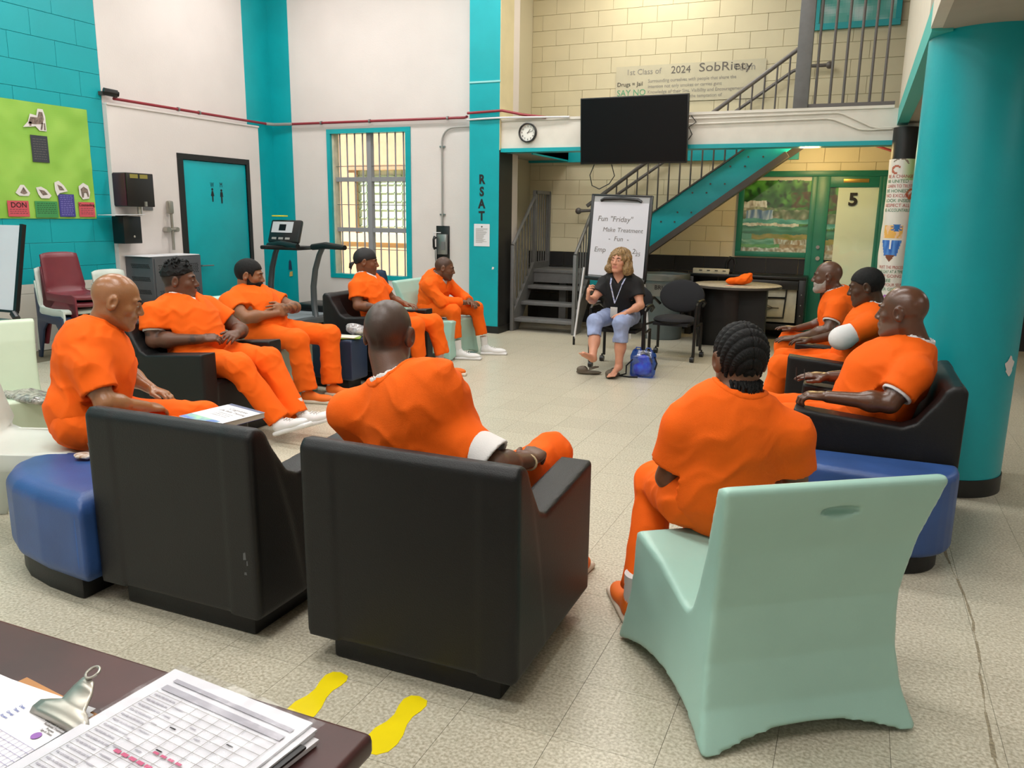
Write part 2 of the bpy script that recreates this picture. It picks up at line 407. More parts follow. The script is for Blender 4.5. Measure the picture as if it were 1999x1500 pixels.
struct('ceiling', MB().box(-8.3, 4.3, -3.3, 11.3, 5.0, 5.1), M['white'])
struct('wall_near', MB().box(-8.3, 4.3, -3.4, -3.2, 0, 5), M['white'])
struct('wall_right', MB().box(4.1, 4.3, -3.2, 11.2, 0, 5), M['white'])

def blockwall(parent, fixed, axis, a0, a1, z0, z1, bw, bh, zoff, aoff, m, th=.012, limit=300, flip=1, skip=None):
    gap = .0035; proto = {}; n = 0; stuff = MB()
    k = math.floor((z0-zoff)/bh)
    rows = []
    while zoff+k*bh < z1-.01:
        zz0, zz1 = max(z0, zoff+k*bh), min(z1, zoff+(k+1)*bh)
        a = aoff+(bw/2 if k % 2 else 0); a -= math.ceil((a-a0)/bw)*bw
        while a < a1-.01:
            rows.append((max(a, a0), min(a+bw, a1), zz0, zz1)); a += bw
        k += 1
    for (b0, b1, c0, c1) in rows:
        if b1-b0 < .02 or c1-c0 < .02: continue
        if skip and skip((b0+b1)/2, (c0+c1)/2): tgt = 'skip'
        else: tgt = 'part'
        w_, h_ = b1-b0-gap, c1-c0-gap
        if tgt == 'part' and n < limit:
            key = (round(w_, 3), round(h_, 3))
            if key not in proto:
                b = MB()
                if axis == 'x': b.box(-w_/2, w_/2, -th if flip > 0 else 0, 0 if flip > 0 else th, -h_/2, h_/2)
                else: b.box(0, th, -w_/2, w_/2, -h_/2, h_/2)
                o = obj('block', b, m, parent, bevel=.002, seg=1); proto[key] = o
            else: o = proto[key].copy(); COL.objects.link(o)
            o.location = ((b0+b1)/2, fixed, (c0+c1)/2) if axis == 'x' else (fixed, (b0+b1)/2, (c0+c1)/2); n += 1
        else:
            if axis == 'x': stuff.box(b0+.003, b1-.003, fixed-th, fixed, c0+.003, c1-.003)
            else: stuff.box(fixed, fixed+th, b0+.003, b1-.003, c0+.003, c1-.003)
    if stuff.v: o = obj('hidden_blocks', stuff, m, parent, smooth=False); o['kind'] = 'stuff'
# left wall: teal painted blocks, then white plaster
wl = struct('wall_left', MB().box(-8.25, -8.012, -3.2, 6.86, 0, 5), M['groutteal'], smooth=False)
blockwall(wl, -8.012, 'y', 3.6, 6.86, 0, 4.0, .53, .262, 1.144, 6.6, M['tealblock'], skip=lambda a, z: False)
obj('wall_near_part', MB().box(-8.013, -8.0, -3.2, 3.6, 0, 5).box(-8.013, -8.0, 3.6, 6.86, 4.0, 5), M['tealblock'], wl, smooth=False)
struct('wall_left_plaster', MB().box(-8.25, -8.0, 6.86, 9.22, 0, 5), M['white'])
struct('wall_left_corner', MB().box(-8.25, -8.0, 9.22, 9.75, 0, 5), M['teal'])
# furred lower wall with an opening for the door
struct('wall_left_lower', MB().box(-8.0, -7.94, 6.86, 7.93, 0, 2.66).box(-8.0, -7.94, 9.08, 9.37, 0, 2.66).box(-8.0, -7.94, 7.93, 9.08, 2.14, 2.66), M['white'], smooth=False)
struct('trim_1', MB().box(-8.0, -7.925, 6.86, 9.38, 2.66, 2.685), M['white'], bevel=.004)
struct('wall_window', MB().box(-7.65, -7.05, 9.75, 9.95, 0, 5).box(-5.69, -4.2, 9.75, 9.95, 0, 5).box(-7.05, -5.69, 9.75, 9.95, 0, .58).box(-7.05, -5.69, 9.75, 9.95, 2.65, 5), M['white'], smooth=False)
struct('wall_window_corner', MB().box(-8.25, -7.65, 9.75, 9.95, 0, 5), M['teal'], smooth=False)
struct('baseboard_window', MB().box(-8.0, -4.62, 9.735, 9.75, 0, .1), M['blackpaint'], smooth=False)
struct('wall_recess_side', MB().box(-4.65, -4.45, 9.75, 11.2, 0, 5), mat('beige_side_paint', 'cfc6ab', .55, bump=.15), smooth=False)
wb = struct('wall_back', MB().box(-4.7, 4.3, 11.012, 11.25, 0, 5), M['grout'], smooth=False)
def bskip(a, z): return 2.35 < z < 2.6 or a > .6 or (a > -3.4 and a < -.9 and z < .9)
blockwall(wb, 11.012, 'x', -4.45, .35, 0, 4.6, .4, .2, 0, -4.3, M['beigeblack'], skip=bskip, flip=1)
obj('far_wall_part', MB().box(.35, 4.2, 11.0, 11.013, 0, 5).box(-4.45, .35, 11.0, 11.013, 4.6, 5), M['beigeblack'], wb, smooth=False)

# RSAT pilaster
pl = struct('pilaster', MB().box(-4.61, -4.2, 9.35, 9.75, .09, 5), M['teal'], smooth=False)
obj('black_return_paint', MB().box(-4.2, -4.192, 9.352, 9.75, .09, 2.29), M['blackpaint'], pl, smooth=False)
obj('beige_return_paint', MB().box(-4.2, -4.194, 9.352, 9.75, 2.29, 5), M['beige'], pl, smooth=False)
obj('base', MB().box(-4.62, -4.18, 9.335, 9.75, 0, .09), M['blackpaint'], pl, smooth=False)
obj('paint_edge_band', MB().box(-4.612, -4.19, 9.342, 9.35, 3.09, 3.11), mat('pale_teal', '8fd0d0', .5), pl, smooth=False)
for s_, z in zip('RSAT', (1.935, 1.785, 1.635, 1.485)):
    write('letter_'+s_.lower(), s_, .155, frame_T((-4.435, 9.349, z), (1,0,0), (0,0,1)), M['inktext'], pl, sx=.85, bold=.006)
# stencil bridges read as thin teal cuts
obj('chipped_patch', MB().prism([(0,0),(.03,.005),(.035,.03),(.01,.035)], .001, frame_T((-4.29, 9.3495, .82), (1,0,0), (0,0,1))), M['white'], pl, smooth=False)
nt_ = thing('notice_sheet', 'white printed notice taped below the RSAT letters on teal pilaster', 'notice', (-4.43, 9.34, 1.25))
obj('sheet', MB().box(-4.54, -4.32, 9.345, 9.348, 1.11, 1.39), M['paper'], nt_, True, smooth=False)
mb = MB()
for k in range(15):
    L_ = random.uniform(.09, .17); mb.box(-4.515, -4.515+L_, 9.3435, 9.345, 1.33-k*.0125, 1.334-k*.0125)
obj('printed_lines', mb, M['faint'], nt_, True, smooth=False)
obj('crest', MB().prism([(.012*math.cos(a*.7), .012*math.sin(a*.7)) for a in range(9)], .001, frame_T((-4.43, 9.345, 1.355), (1,0,0), (0,0,1))), M['greyink'], nt_, True, smooth=False)

# bathroom door in the furred wall
dr = struct('door_1', MB().box(-7.96, -7.925, 7.84, 7.93, 0, 2.139).box(-7.96, -7.925, 9.08, 9.14, 0, 2.139).box(-7.96, -7.925, 7.84, 9.14, 2.14, 2.21).box(-8.0, -7.955, 7.90, 7.95, 0, 2.15), M['blackpaint'], smooth=False)
leaf = obj('door_leaf', MB().box(-7.985, -7.945, 7.94, 9.075, .01, 2.135), M['teal'], dr, bevel=.004)
obj('door_lever', MB().tube([(-7.945, 8.10, .80), (-7.88, 8.10, .80)], .012).tube([(-7.885, 8.09, .80), (-7.885, 8.3, .795)], .009).cyl((-7.943, 8.1), .03, .79, .81), M['steel'], dr)
TL = lambda y, z: frame_T((-7.944, y, z), (0,-1,0), (0,0,1))
TLr = lambda y, z: frame_T((-7.944, y, z), (0,1,0), (0,0,1))
# pictograms
def circ(cx, cy, r, n=14): return [(cx+r*math.cos(2*math.pi*k/n), cy+r*math.sin(2*math.pi*k/n)) for k in range(n)]
mb = MB(); T = TLr(8.42, 1.70); mb.prism(circ(0, .085, .017), .002, T)
mb.prism([(-.012,.065),(.012,.065),(.03,0),(.012,-.005),(.010,-.075),(.002,-.075),(0,-.02),(-.002,-.075),(-.010,-.075),(-.012,-.005),(-.03,0)], .002, T)
obj('woman_pictogram', mb, M['inktext'], leaf)
mb = MB(); T = TLr(8.585, 1.69); mb.prism(circ(0, .085, .017), .002, T)
mb.prism([(-.02,.065),(.02,.065),(.028,.0),(.02,0),(.014,.04),(.013,-.085),(.003,-.085),(0,-.02),(-.003,-.085),(-.013,-.085),(-.014,.04),(-.02,0),(-.028,0)], .002, T)
obj('man_pictogram', mb, M['inktext'], leaf)
write('letter_w', 'W', .09, TLr(8.42, 1.84), M['inktext'], leaf, world=False, sx=.7); write('letter_m', 'M', .09, TLr(8.585, 1.845), M['inktext'], leaf, world=False, sx=.7)

# red fire conduit with clamps
pp = thing('red_pipe', 'dark red conduit pipe running along the white walls', 'pipe', (-7.93, 6.95, 2.72))
obj('pipe_run', MB().tube([(-7.92, 6.95, 2.735), (-7.92, 9.2, 2.73), (-7.95, 9.62, 2.735)], .017).tube([(-7.62, 9.70, 2.735), (-4.85, 9.70, 2.735), (-4.80, 9.66, 2.74)], .017).tube([(-4.62, 9.31, 2.735), (-4.15, 9.31, 2.75), (-3.9, 9.36, 2.70), (-3.6, 9.38, 2.66)], .016), M['red'], pp, True)
for (x, y) in ((-7.92, 7.9), (-7.92, 8.25), (-6.3, 9.70), (-7.1, 9.7), (-5.1, 9.7)):
    T = [(x, y-.012, 2.733), (x, y+.012, 2.733)] if x < -7.9 else [(x-.012, y, 2.735), (x+.012, y, 2.735)]
    obj('clamp', MB().tube(T, .026, 10), M['steel'], pp, True)
obj('junction_fitting', MB().tube([(-7.95, 9.55, 2.735), (-7.9, 9.68, 2.735), (-7.6, 9.70, 2.735)], .022), M['conduit'], pp, True)
cd = thing('grey_conduit', 'grey steel conduit bending from pilaster down to the wall telephone', 'conduit', (-5.2, 9.73, 1.35))
arc = [(-5.2+.18*(1-math.cos(t)), 9.725, 2.44+.18*math.sin(t)) for t in [k*math.pi/12 for k in range(7)]]
obj('pipe_run', MB().tube([(-5.2, 9.725, 1.35)]+arc+[(-4.62, 9.725, 2.63)], .012), M['conduit'], cd, True)
for z in (1.5, 2.38): obj('strap', MB().box(-5.24, -5.16, 9.725, 9.75, z-.01, z+.01), M['steel'], cd, True)
c2 = thing('white_conduit', 'pale conduit crossing the top of the teal pilaster', 'conduit', (-4.6, 9.32, 2.65))
obj('pipe_run', MB().tube([(-4.64, 9.34, 2.66), (-4.4, 9.325, 2.665), (-4.15, 9.33, 2.67), (-3.3, 9.37, 2.655)], .011), M['paper'], c2, True)

# window with bars and the yard behind
w1 = struct('window_1', MB().box(-7.05, -6.99, 9.735, 9.9, .641, 2.589).box(-5.77, -5.69, 9.735, 9.9, .641, 2.589).box(-7.05, -5.69, 9.735, 9.9, 2.59, 2.65).box(-7.05, -5.69, 9.735, 9.9, .58, .64), M['teal'], smooth=False)
gm = mat('grey_window_metal', '8f8f93', .45)
mul = obj('mullion', MB().box(-6.43, -6.36, 9.80, 9.88, .64, 2.59), gm, w1, smooth=False)
for z in (1.97, 1.27): obj('transom', MB().box(-6.99, -5.77, 9.81, 9.87, z-.03, z+.03), gm, w1, smooth=False)
for x in (-6.97,): obj('jamb', MB().box(-7.0, -6.96, 9.78, 9.9, .64, 2.59), M['cream'], w1, smooth=False)
for x in (-6.89, -6.77, -6.64, -6.51, -6.24, -6.11, -5.98, -5.85):
    obj('bar', MB().tube([(x, 9.83, .64), (x, 9.83, 2.59)], .011, 8), gm, w1)
for z in (2.15, 1.62, 1.0): obj('rod', MB().tube([(-6.99, 9.83, z), (-5.77, 9.83, z)], .005, 6), M['steel'], w1)
obj('pane', MB().box(-6.99, -5.77, 9.885, 9.89, .64, 2.59), M['glass'], w1, smooth=False)
struct('ground_outside', MB().box(-16, 4, 9.95, 26, -.12, -.02), mat('dry_grass', '9aa04c', .9, c2='c8b98a', vscale=3))
nb = thing('neighbouring_building', 'peach building with a pale gridded window seen through the barred window', 'building', (-8.5, 13.6, 0))
peach = mat('peach_stucco', 'f2c2a2', .8, var=.05)
obj('wall', MB().box(-13, -9.15, 13.5, 14.0, 0, 6).box(-9.15, -6, 13.5, 14, 2.32, 6).box(-9.15, -6, 13.5, 14, 0, 1.1), peach, nb, True, smooth=False)
obj('low_band', MB().box(-13, -6, 13.44, 13.5, .95, 1.12), mat('cream_band', 'f2ddc4', .8), nb, True, smooth=False)
obj('lintel_band', MB().box(-9.3, -6, 13.47, 13.5, 2.32, 2.42), mat('tan_band', 'd8a98c', .8), nb, True, smooth=False)
wf = obj('window', MB().box(-9.15, -6, 13.62, 13.7, 1.1, 2.32), mat('mint_glass', 'eef6e4', .5), nb, True, smooth=False)
for k in range(14): obj('glazing_bar', MB().box(-9.12+k*.16, -9.10+k*.16, 13.6, 13.62, 1.1, 2.32), mat('glaze', 'c4d8c4', .6) if k == 0 else bpy.data.materials['glaze'], wf, True, smooth=False)
for k in range(7): obj('glazing_bar', MB().box(-9.15, -6, 13.6, 13.62, 1.25+k*.16, 1.27+k*.16), bpy.data.materials['glaze'], wf, True, smooth=False)

# mezzanine beam
bmw = mat('beam_paint', 'dcd6cb', .55, var=.03, bump=.15)
struct('beam', MB().box(-4.2, .5, 9.4, 9.58, 2.31, 2.63), bmw, smooth=False)
struct('trim_2', MB().box(-4.19, .22, 9.37, 9.6, 2.265, 2.31), M['teal'], smooth=False)
struct('trim_3', MB().box(-4.2, .2, 9.385, 9.6, 2.63, 2.66), bmw, smooth=False)
struct('landing_floor', MB().box(-.80, 4.1, 9.58, 11.0, 2.42, 2.63), M['soffit'], smooth=False)
struct('trim_4', MB().box(-4.45, -.8, 10.93, 11.0, 2.24, 2.42), M['teal'], smooth=False)
struct('soffit_left', MB().box(-4.45, -3.85, 9.6, 10.93, 2.27, 2.42), M['soffit'], smooth=False)
struct('trim_5', MB().box(-3.87, -3.85, 9.6, 10.93, 2.25, 2.44), M['teal'], smooth=False)
# mezzanine along the right
mzm = mat('parapet_paint', 'd9d0c0', .55, var=.03, bump=.15)
struct('parapet_wall', MB().box(.245, .4, 5.4, 9.6, 2.6, 5.0), mzm, smooth=False)
struct('trim_6', MB().box(.240, .34, 4.9, 9.6, 2.46, 2.63), mat('teal_fascia', '3fb3ac', .5), smooth=False)
struct('mezzanine_soffit', MB().box(.34, 4.1, 5.3, 9.6, 2.475, 2.6), M['soffit'], smooth=False)
struct('mezzanine_slab', MB().box(.29, 4.1, -3.2, 5.3, 2.472, 2.9), M['soffit'], smooth=False)
struct('mezzanine_fascia', MB().box(.235, .30, -3.2, 4.9, 2.475, 5.0), mzm, smooth=False)
struct('wall_mezzanine', MB().box(.4, .5, -3.2, 9.4, 2.9, 5.0), mzm, smooth=False)
# big round column
bc = struct('round_column', MB().cyl((.557, 5.152), .312, .1, 2.472, 64), M['teal'], angle=60)
obj('base', MB().cyl((.557, 5.152), .318, 0, .1, 64), M['blackpaint'], bc)
mb = MB()
for (px, z, r) in ((.872, 1.0, .05),):
    a0 = math.radians(-36)
    rr = .3145
    poly = [(.040*(1+.25*math.sin(5*t))*math.cos(t), .05*(1+.2*math.sin(4*t+1))*math.sin(t)) for t in [k*math.pi/9 for k in range(18)]]
    mb.v += [(.557+rr*math.cos(a0+u/rr), 5.152+rr*math.sin(a0+u/rr), .74+v) for u, v in poly]; mb.f.append(tuple(range(18)))
obj('peeled_paint_patch', mb, M['white'], bc, smooth=False)
bk = struct('slim_column', MB().cyl((.335, 9.27), .125, 0, 2.42, 40), M['blackpaint'], angle=60)
# poster wrapped round the slim column
po = thing('wrapped_poster', 'hand-painted paper banner wrapped around the slim black column', 'poster', (.335, 9.27, 0))
def po_col(u, v):
    c = mixc(hx('ece6dc'), hx('d8d6cc'), .5+nz(u, v, 6))
    if v > .86: c = mixc(c, hx('9ac873'), (1-abs(u-.72)*4)*.8)
    def line(cx, cy, r, a0, a1, col, wd=.018):
        nonlocal c
        dx, dy = (u-cx), (v-cy)*4.3
        rad = math.hypot(dx, dy); an = math.atan2(dy, dx) % (2*math.pi)
        if a0 <= an <= a1 and abs(rad-r) < wd*1.6: c = hx(col)
    line(.34, .93, .10, .5, 5, 'b4654e'); line(.42, .955, .2, .2, 2.6, '8a7b6a', .012); line(.78, .77, .13, 1.2, 5, 'b9653f', .02); line(.80, .76, .05, 0, 6.28, 'b9653f', .02)
    if .47 < v < .56 and abs(u-.42) < .24: c = hx('e9b35a') if nz(u, v, 20) > -.1 else hx('efc7a0')
    if abs(u-.5) < .09*(1+.4*math.sin(9*math.atan2((v-.545)*4.3, u-.5))) and abs((v-.545)*4.3) < .1: c = hx('2f6fb5')
    if .35 < v < .46 and abs(u-.40) < .26-(.46-v)*1.0: c = mixc(hx('2d62b8'), hx('5b93d8'), .5+nz(u, v, 18)*1.2)
    if .40 < v < .46 and abs(u-.40) < .02: c = hx('e8e8e8')
    if v < .36 and v > .31 and abs(u-.40) < (v-.31)*2.6: c = hx('7a4630')
    for col, cx, cy, r in (('a56bb5', .42, .055, .10), ('a56bb5', .45, .05, .05)): line(cx, cy, r, 0, 5.3, col, .02)
    if v < .14 and u < .2: c = mixc(c, hx('c49ad0'), .7)
    return c
nx_, ny_ = 46, 150; mbp = MB(); zlo, zhi = .62, 2.11
for j in range(ny_+1):
    for i in range(nx_+1):
        u, v = i/nx_, j/ny_; a = math.radians(-178+176*u); rr = .131+.012*max(0, 1-u*5)*math.exp(-((v-.35)*5)**2)+.0015*math.sin(v*40+u*9)
        mbp.v.append((.335+rr*math.cos(a), 9.27+rr*math.sin(a), zlo+(zhi-zlo)*v))
mbp.f = [(j*(nx_+1)+i, j*(nx_+1)+i+1, (j+1)*(nx_+1)+i+1, (j+1)*(nx_+1)+i) for j in range(ny_) for i in range(nx_)]
ps = obj('paper_sheet', mbp, vcmat('painted_paper', .75), po, True)
at = ps.data.color_attributes.new('paint', 'BYTE_COLOR', 'CORNER'); cols = []
for j in range(ny_):
    for i in range(nx_): cols += list(lin(po_col((i+.5)/nx_, (j+.5)/ny_)))*4
at.data.foreach_set('color', cols)
def wraptext(s, v, size, mm, u0=.12):
    vv, ff = text_mb(s, size, .001, 'LEFT'); mb = MB(); base = math.radians(-178+176*u0); R_ = .1345
    L_ = max(a for a, b, c in vv); k = min(1, .27/L_)
    mb.add([(.335+R_*math.cos(base+a*k/R_), 9.27+R_*math.sin(base+a*k/R_), zlo+(zhi-zlo)*v+b) for a, b, c in vv], ff)
    obj('lettering', mb, mm, po, True, smooth=False)
pr_, pg_ = mat('pink_red_paint', 'd0726a', .7), mat('green_lettering', '5fa37c', .7)
for k, s_ in enumerate(('BE A CHANGE', 'BE UNITED', 'LEARN TO TRUST', 'BE HONEST', 'NO EXCUSE', 'LOOK INSIDE', 'RESPECT ALL', 'BE ACCOUNTABLE')): wraptext(s_, .885-k*.032, .045, pr_ if k % 2 == 0 else pg_)
for k, s_ in enumerate(('TRUST THE PROCESS', 'ONE DAY AT A TIME', 'KEEP GOING', 'BE FREE', 'LOVE YOUR SELF', 'NEVER GIVE UP')): wraptext(s_, .275-k*.03, .045, pr_ if k % 2 == 0 else pg_)
# conduits on the beam
for zz, nm in ((2.60, 0), (2.53, 1)):
    c3 = thing('beam_conduit', ('upper' if not nm else 'lower')+' thin pale conduit running along the white beam right of the television', 'conduit', (-1.0, 9.38, zz))
    if nm == 0: pts = [(-1.9, 9.385, 2.59), (-.34, 9.385, 2.60), (-.28, 9.385, 2.585), (.0, 9.385, 2.45), (.07, 9.385, 2.435), (.3, 9.385, 2.44)]
    else: pts = [(-1.9, 9.385, 2.53), (-.44, 9.385, 2.545), (-.36, 9.385, 2.53), (-.12, 9.385, 2.43), (-.04, 9.385, 2.42), (.2, 9.385, 2.425)]
    obj('pipe_run', MB().tube(pts, .009), bmw, c3, True)
# dome lamp under the landing
dl = thing('dome_lamp', 'warm glowing round ceiling lamp under the mezzanine', 'lamp', (-.62, 10.2, 2.42))
obj('diffuser', MB().lathe([(.17, 0), (.165, -.03), (.12, -.055), (.06, -.066), (0, -.07)], 32, (-.62, 10.0, 2.41)), mat('lamp_diffuser', 'ffe08a', .5, emis='ffd060', es=5), dl, True)
obj('base_ring', MB().cyl((-.62, 10.0), .18, 2.405, 2.42, 32), M['brass'], dl, True)
_l = bpy.data.lights.new('dome_lamp_light', 'POINT'); _l.energy = 30; _l.color = (1, .72, .32); _l.shadow_soft_size = .12
_o = bpy.data.objects.new('dome_lamp_light', _l); _o.location = (-.62, 10.0, 2.27); COL.objects.link(_o)
ur = thing('underside_pipe', 'thin dark red pipe under the mezzanine near the dome lamp', 'pipe', (-.1, 10.4, 2.38))
obj('pipe_run', MB().tube([(-.45, 10.3, 2.40), (-.12, 10.3, 2.40), (.3, 9.9, 2.22)], .014), M['red'], ur, True)

# green window frame, picture window and door 5 on the back wall
w2 = struct('window_2', MB().box(-1.5, -1.43, 10.96, 11.0, 1.086, 2.029).box(-.62, -.55, 10.96, 11.0, 0, 2.029).box(-1.5, .26, 10.96, 11.0, 2.03, 2.10).box(-1.5, -.621, 10.96, 11.0, 1.02, 1.085).box(.2, .26, 10.96, 11.0, 0, 2.029), M['green'], bevel=.003)
def fall(u, v):
    u, v = u+.03*nz(u, v, 8), v+.022*nz(u+5, v, 7)+.008*nz(u, v, 25)
    u = max(.001, u)
    g = mixc(hx('1f5a22'), hx('5fa545'), .5+1.1*nz(u, v, 9)); g = mixc(g, hx('12301a'), max(0, nz(u+3, v, 16))*1.4)
    rock = mixc(hx('8d8474'), hx('d6d2c4'), .5+nz(u, v, 22))
    c = g
    if u > .72 and v > .35 and v < .8: c = mixc(g, hx('54402c'), .6+nz(u, v, 20))
    if v < .68 and v > .60 and u < .35: c = mixc(rock, hx('eef2f6'), .5+nz(u*4, v, 9))
    if v <= .60 and v > .56: c = mixc(rock, g, u*1.1)
    if .44 < v <= .56:
        c = mixc(hx('b6cbe0'), hx('3e6ea8'), .5+1.3*nz(u*5, v*.6, 6)) if .04 < u < .46 else mixc(rock, hx('3a5a34'), .5+nz(u, v, 12))
    if .385 < v <= .44: c = mixc(hx('2f8f86'), hx('7fc8c0'), nz(u, v*4, 6)+.3)
    if .35 < v <= .385: c = mixc(rock, hx('e8efe8'), .5+nz(u, v, 15)) if u < .85 else g
    if .24 < v <= .35: c = mixc(hx('1e6f58'), hx('4fa088'), .4+nz(u, v*5, 5))
    if .17 < v <= .24: c = mixc(hx('7d8a3c'), hx('b09a54'), .5+nz(u, v*4, 7)) if u > .15 else hx('4fa08a')
    if .10 < v <= .17: c = mixc(hx('c8d6d6'), hx('8a7c5e'), .4+nz(u*3, v, 14)) if u > .5 else mixc(hx('3f9070'), hx('a8d8c8'), nz(u, v*6, 6)+.3)
    if .05 < v <= .10: c = mixc(hx('3d8a4c'), hx('6fb36f'), .5+nz(u, v*5, 8)) if u < .6 else mixc(hx('8d8064'), hx('cfc9b4'), .5+nz(u, v, 16))
    if v <= .05: c = mixc(hx('d8dedc'), hx('7e7a66'), .4+nz(u, v, 24))
    if v > .955: c = hx('cfc9bb')
    return c
vcm = vcmat('printed_picture', .35)
paint_grid('waterfall_picture', frame_T((-1.43, 10.992, 1.085), (1,0,0), (0,0,1)), .81, .945, 130, 150, fall, vcm, w2)
obj('pane', MB().box(-1.43, -.62, 10.975, 10.979, 1.085, 2.03), M['glass'], w2, smooth=False)
d5 = struct('door_2', MB().box(-.55, -.40, 10.965, 11.0, .02, 2.03).box(.16, .2, 10.965, 11.0, .02, 2.03).box(-.399, .159, 10.965, 11.0, 1.90, 2.029).box(-.399, .159, 10.965, 11.0, .021, .12), M['green'], bevel=.002)
mint2 = mat('mint_backing_panel', 'e2eed8', .5, var=.02)
obj('mint_panel', MB().box(-.30, .16, 10.985, 10.995, .12, 1.90), mint2, d5, smooth=False)
paint_grid('picture_strip', frame_T((-.40, 10.992, 1.02), (1,0,0), (0,0,1)), .10, .88, 8, 70, lambda u, v: fall(.86+u*.12, v*.9), vcm, d5)
obj('pane', MB().box(-.40, .16, 10.972, 10.975, .12, 1.90), M['glass'], d5, smooth=False)
obj('wall_outlet_plate', MB().box(-.38, -.28, 10.98, 10.99, .75, .88), M['paper'], d5, smooth=False)
write('door_number', '5', .21, frame_T((-.12, 10.971, 1.745), (1,0,0), (0,0,1)), M['inktext'], d5, sx=1.05, bold=.008)
obj('name_plate', MB().box(-.25, .04, 10.955, 10.965, 1.955, 2.0), M['brass'], d5, bevel=.003)
obj('deadbolt', MB().tube([(-.48, 10.945, 1.16), (-.48, 10.966, 1.16)], .022, 14), M['steel'], d5)
obj('deadbolt', MB().tube([(-.47, 10.94, 1.02), (-.47, 10.966, 1.02)], .026, 14), M['chrome'], d5)
w3 = struct('window_3', MB().box(-.77, -.70, 10.95, 11.0, 3.821, 4.9).box(.14, .2, 10.95, 11.0, 3.821, 4.9).box(-.77, .2, 10.95, 11.0, 3.75, 3.82), M['teal'], smooth=False)
paint_grid('sky_picture', frame_T((-.70, 10.99, 3.82), (1,0,0), (0,0,1)), .84, 1.0, 30, 36, lambda u, v: mixc(hx('4fb3ae'), hx('c9e0e4'), .35+1.3*nz(u, v*2, 4)+(v-.3)*.5), vcm, w3)
obj('pane', MB().box(-.70, .14, 10.97, 10.974, 3.82, 4.85), M['glass'], w3, smooth=False)

# paper banner with handwriting on the upper back wall
bn = thing('handwritten_banner', 'long translucent paper banner with handwriting taped on the upper block wall', 'banner', (-2.3, 10.98, 3.1))
bpaper = mat('tracing_paper', 'c9c2a8', .6, var=.03)
obj('paper_sheet', MB().box(-3.22, -1.28, 10.984, 10.987, 3.0, 3.47), bpaper, bn, True, smooth=False)
Tb = lambda x, z: frame_T((x, 10.983, z), (1,0,0), (0,0,1))
write('lettering', '1st Class of', .10, Tb(-3.08, 3.39), M['faint'], bn, 'LEFT'); write('lettering', '2024', .13, Tb(-2.48, 3.39), M['greyink'], bn, 'LEFT'); write('lettering', 'SobRiety', .15, Tb(-2.12, 3.40), M['greyink'], bn, 'LEFT', sx=1.25); write('lettering', 'Team', .12, Tb(-1.68, 3.38), M['faint'], bn, 'LEFT')
write('lettering', 'Drugs = Jail', .075, Tb(-3.2, 3.24), M['inktext'], bn, 'LEFT'); write('lettering', 'SAY NO', .11, Tb(-3.2, 3.13), pg_, bn, 'LEFT'); write('lettering', 'to Drugs', .08, Tb(-3.2, 3.035), pg_, bn, 'LEFT')
for k, s_ in enumerate(('Surrounding ourselves with people that share the', 'intention not only smokes or carries guns', 'Knowledge of their Sins, Visibility and Encouragement', 'Can help in overcoming the temptation of')):
    write('lettering', s_, .06, Tb(-2.78, 3.27-k*.07), M['faint'], bn, 'LEFT', sx=.95)

# ceiling-high bars and post above the beam
gt = struct('security_grille', MB().box(-.78, .2, 9.41, 9.45, 2.665, 2.70), M['rail'], smooth=False)
obj('post', MB().box(-.79, -.64, 9.38, 9.48, 2.66, 5), M['grey'], gt, bevel=.006)
for x in (-.575, -.43, -.30, -.17, -.045, .08): obj('bar', MB().tube([(x, 9.43, 2.68), (x, 9.43, 5)], .014, 8), M['rail'], gt)
# ---- stairs ----
st = thing('lower_stairs', 'grey metal stairs of four steps up to a landing', 'stairs', (-3.72, 9.7, 0))
nos = [(9.70, .17), (9.93, .37), (10.16, .57)]
for y, z in nos: obj('tread', MB().box(-4.12, -3.30, y, y+.26, z-.045, z), M['grey'], st, True, bevel=.005)
obj('landing_plate', MB().box(-4.15, -3.15, 10.38, 10.99, .735, .78), M['grey'], st, True, bevel=.004)
obj('riser', MB().box(-4.12, -3.30, 10.40, 10.42, .60, .74), M['grey'], st, True, smooth=False)
for x in (-4.16, -3.30): obj('stringer', MB().add([(x, 9.66, 0), (x, 9.66, .22), (x, 10.40, .87), (x, 10.99, .87), (x, 10.99, .6), (x, 10.40, .6), (x, 9.86, 0), (x+.04, 9.66, 0), (x+.04, 9.66, .22), (x+.04, 10.40, .87), (x+.04, 10.99, .87), (x+.04, 10.99, .6), (x+.04, 10.40, .6), (x+.04, 9.86, 0)],
    [(0,1,2,3,4,5,6), (13,12,11,10,9,8,7)]+[(i, i+7, (i+1) % 7+7, (i+1) % 7) for i in range(7)]), M['grey'], st, True, clean=True, smooth=False)
obj('support_post', MB().box(-3.78, -3.68, 10.5, 10.6, 0, .74), M['grey'], st, True, smooth=False)
for x, ex in ((-4.14, 0), (-3.28, 1)):
    zt = 1.02 if ex else 1.12
    obj('newel_post', MB().bar((x, 9.68, 0), (x, 9.68, zt), .045, .045), M['grey'], st, True, bevel=.006)
    obj('handrail', MB().tube([(x, 9.68, zt), (x, 10.40, zt+.62), (x, 10.46, zt+.64)], .022, 10), M['grey'], st, True)
    for k in range(1, 7):
        y = 9.68+k*.105; obj('baluster', MB().tube([(x, y, .2+.85*(y-9.68)), (x, y, zt+.86*(y-9.68))], .010, 6), M['grey'], st, True)
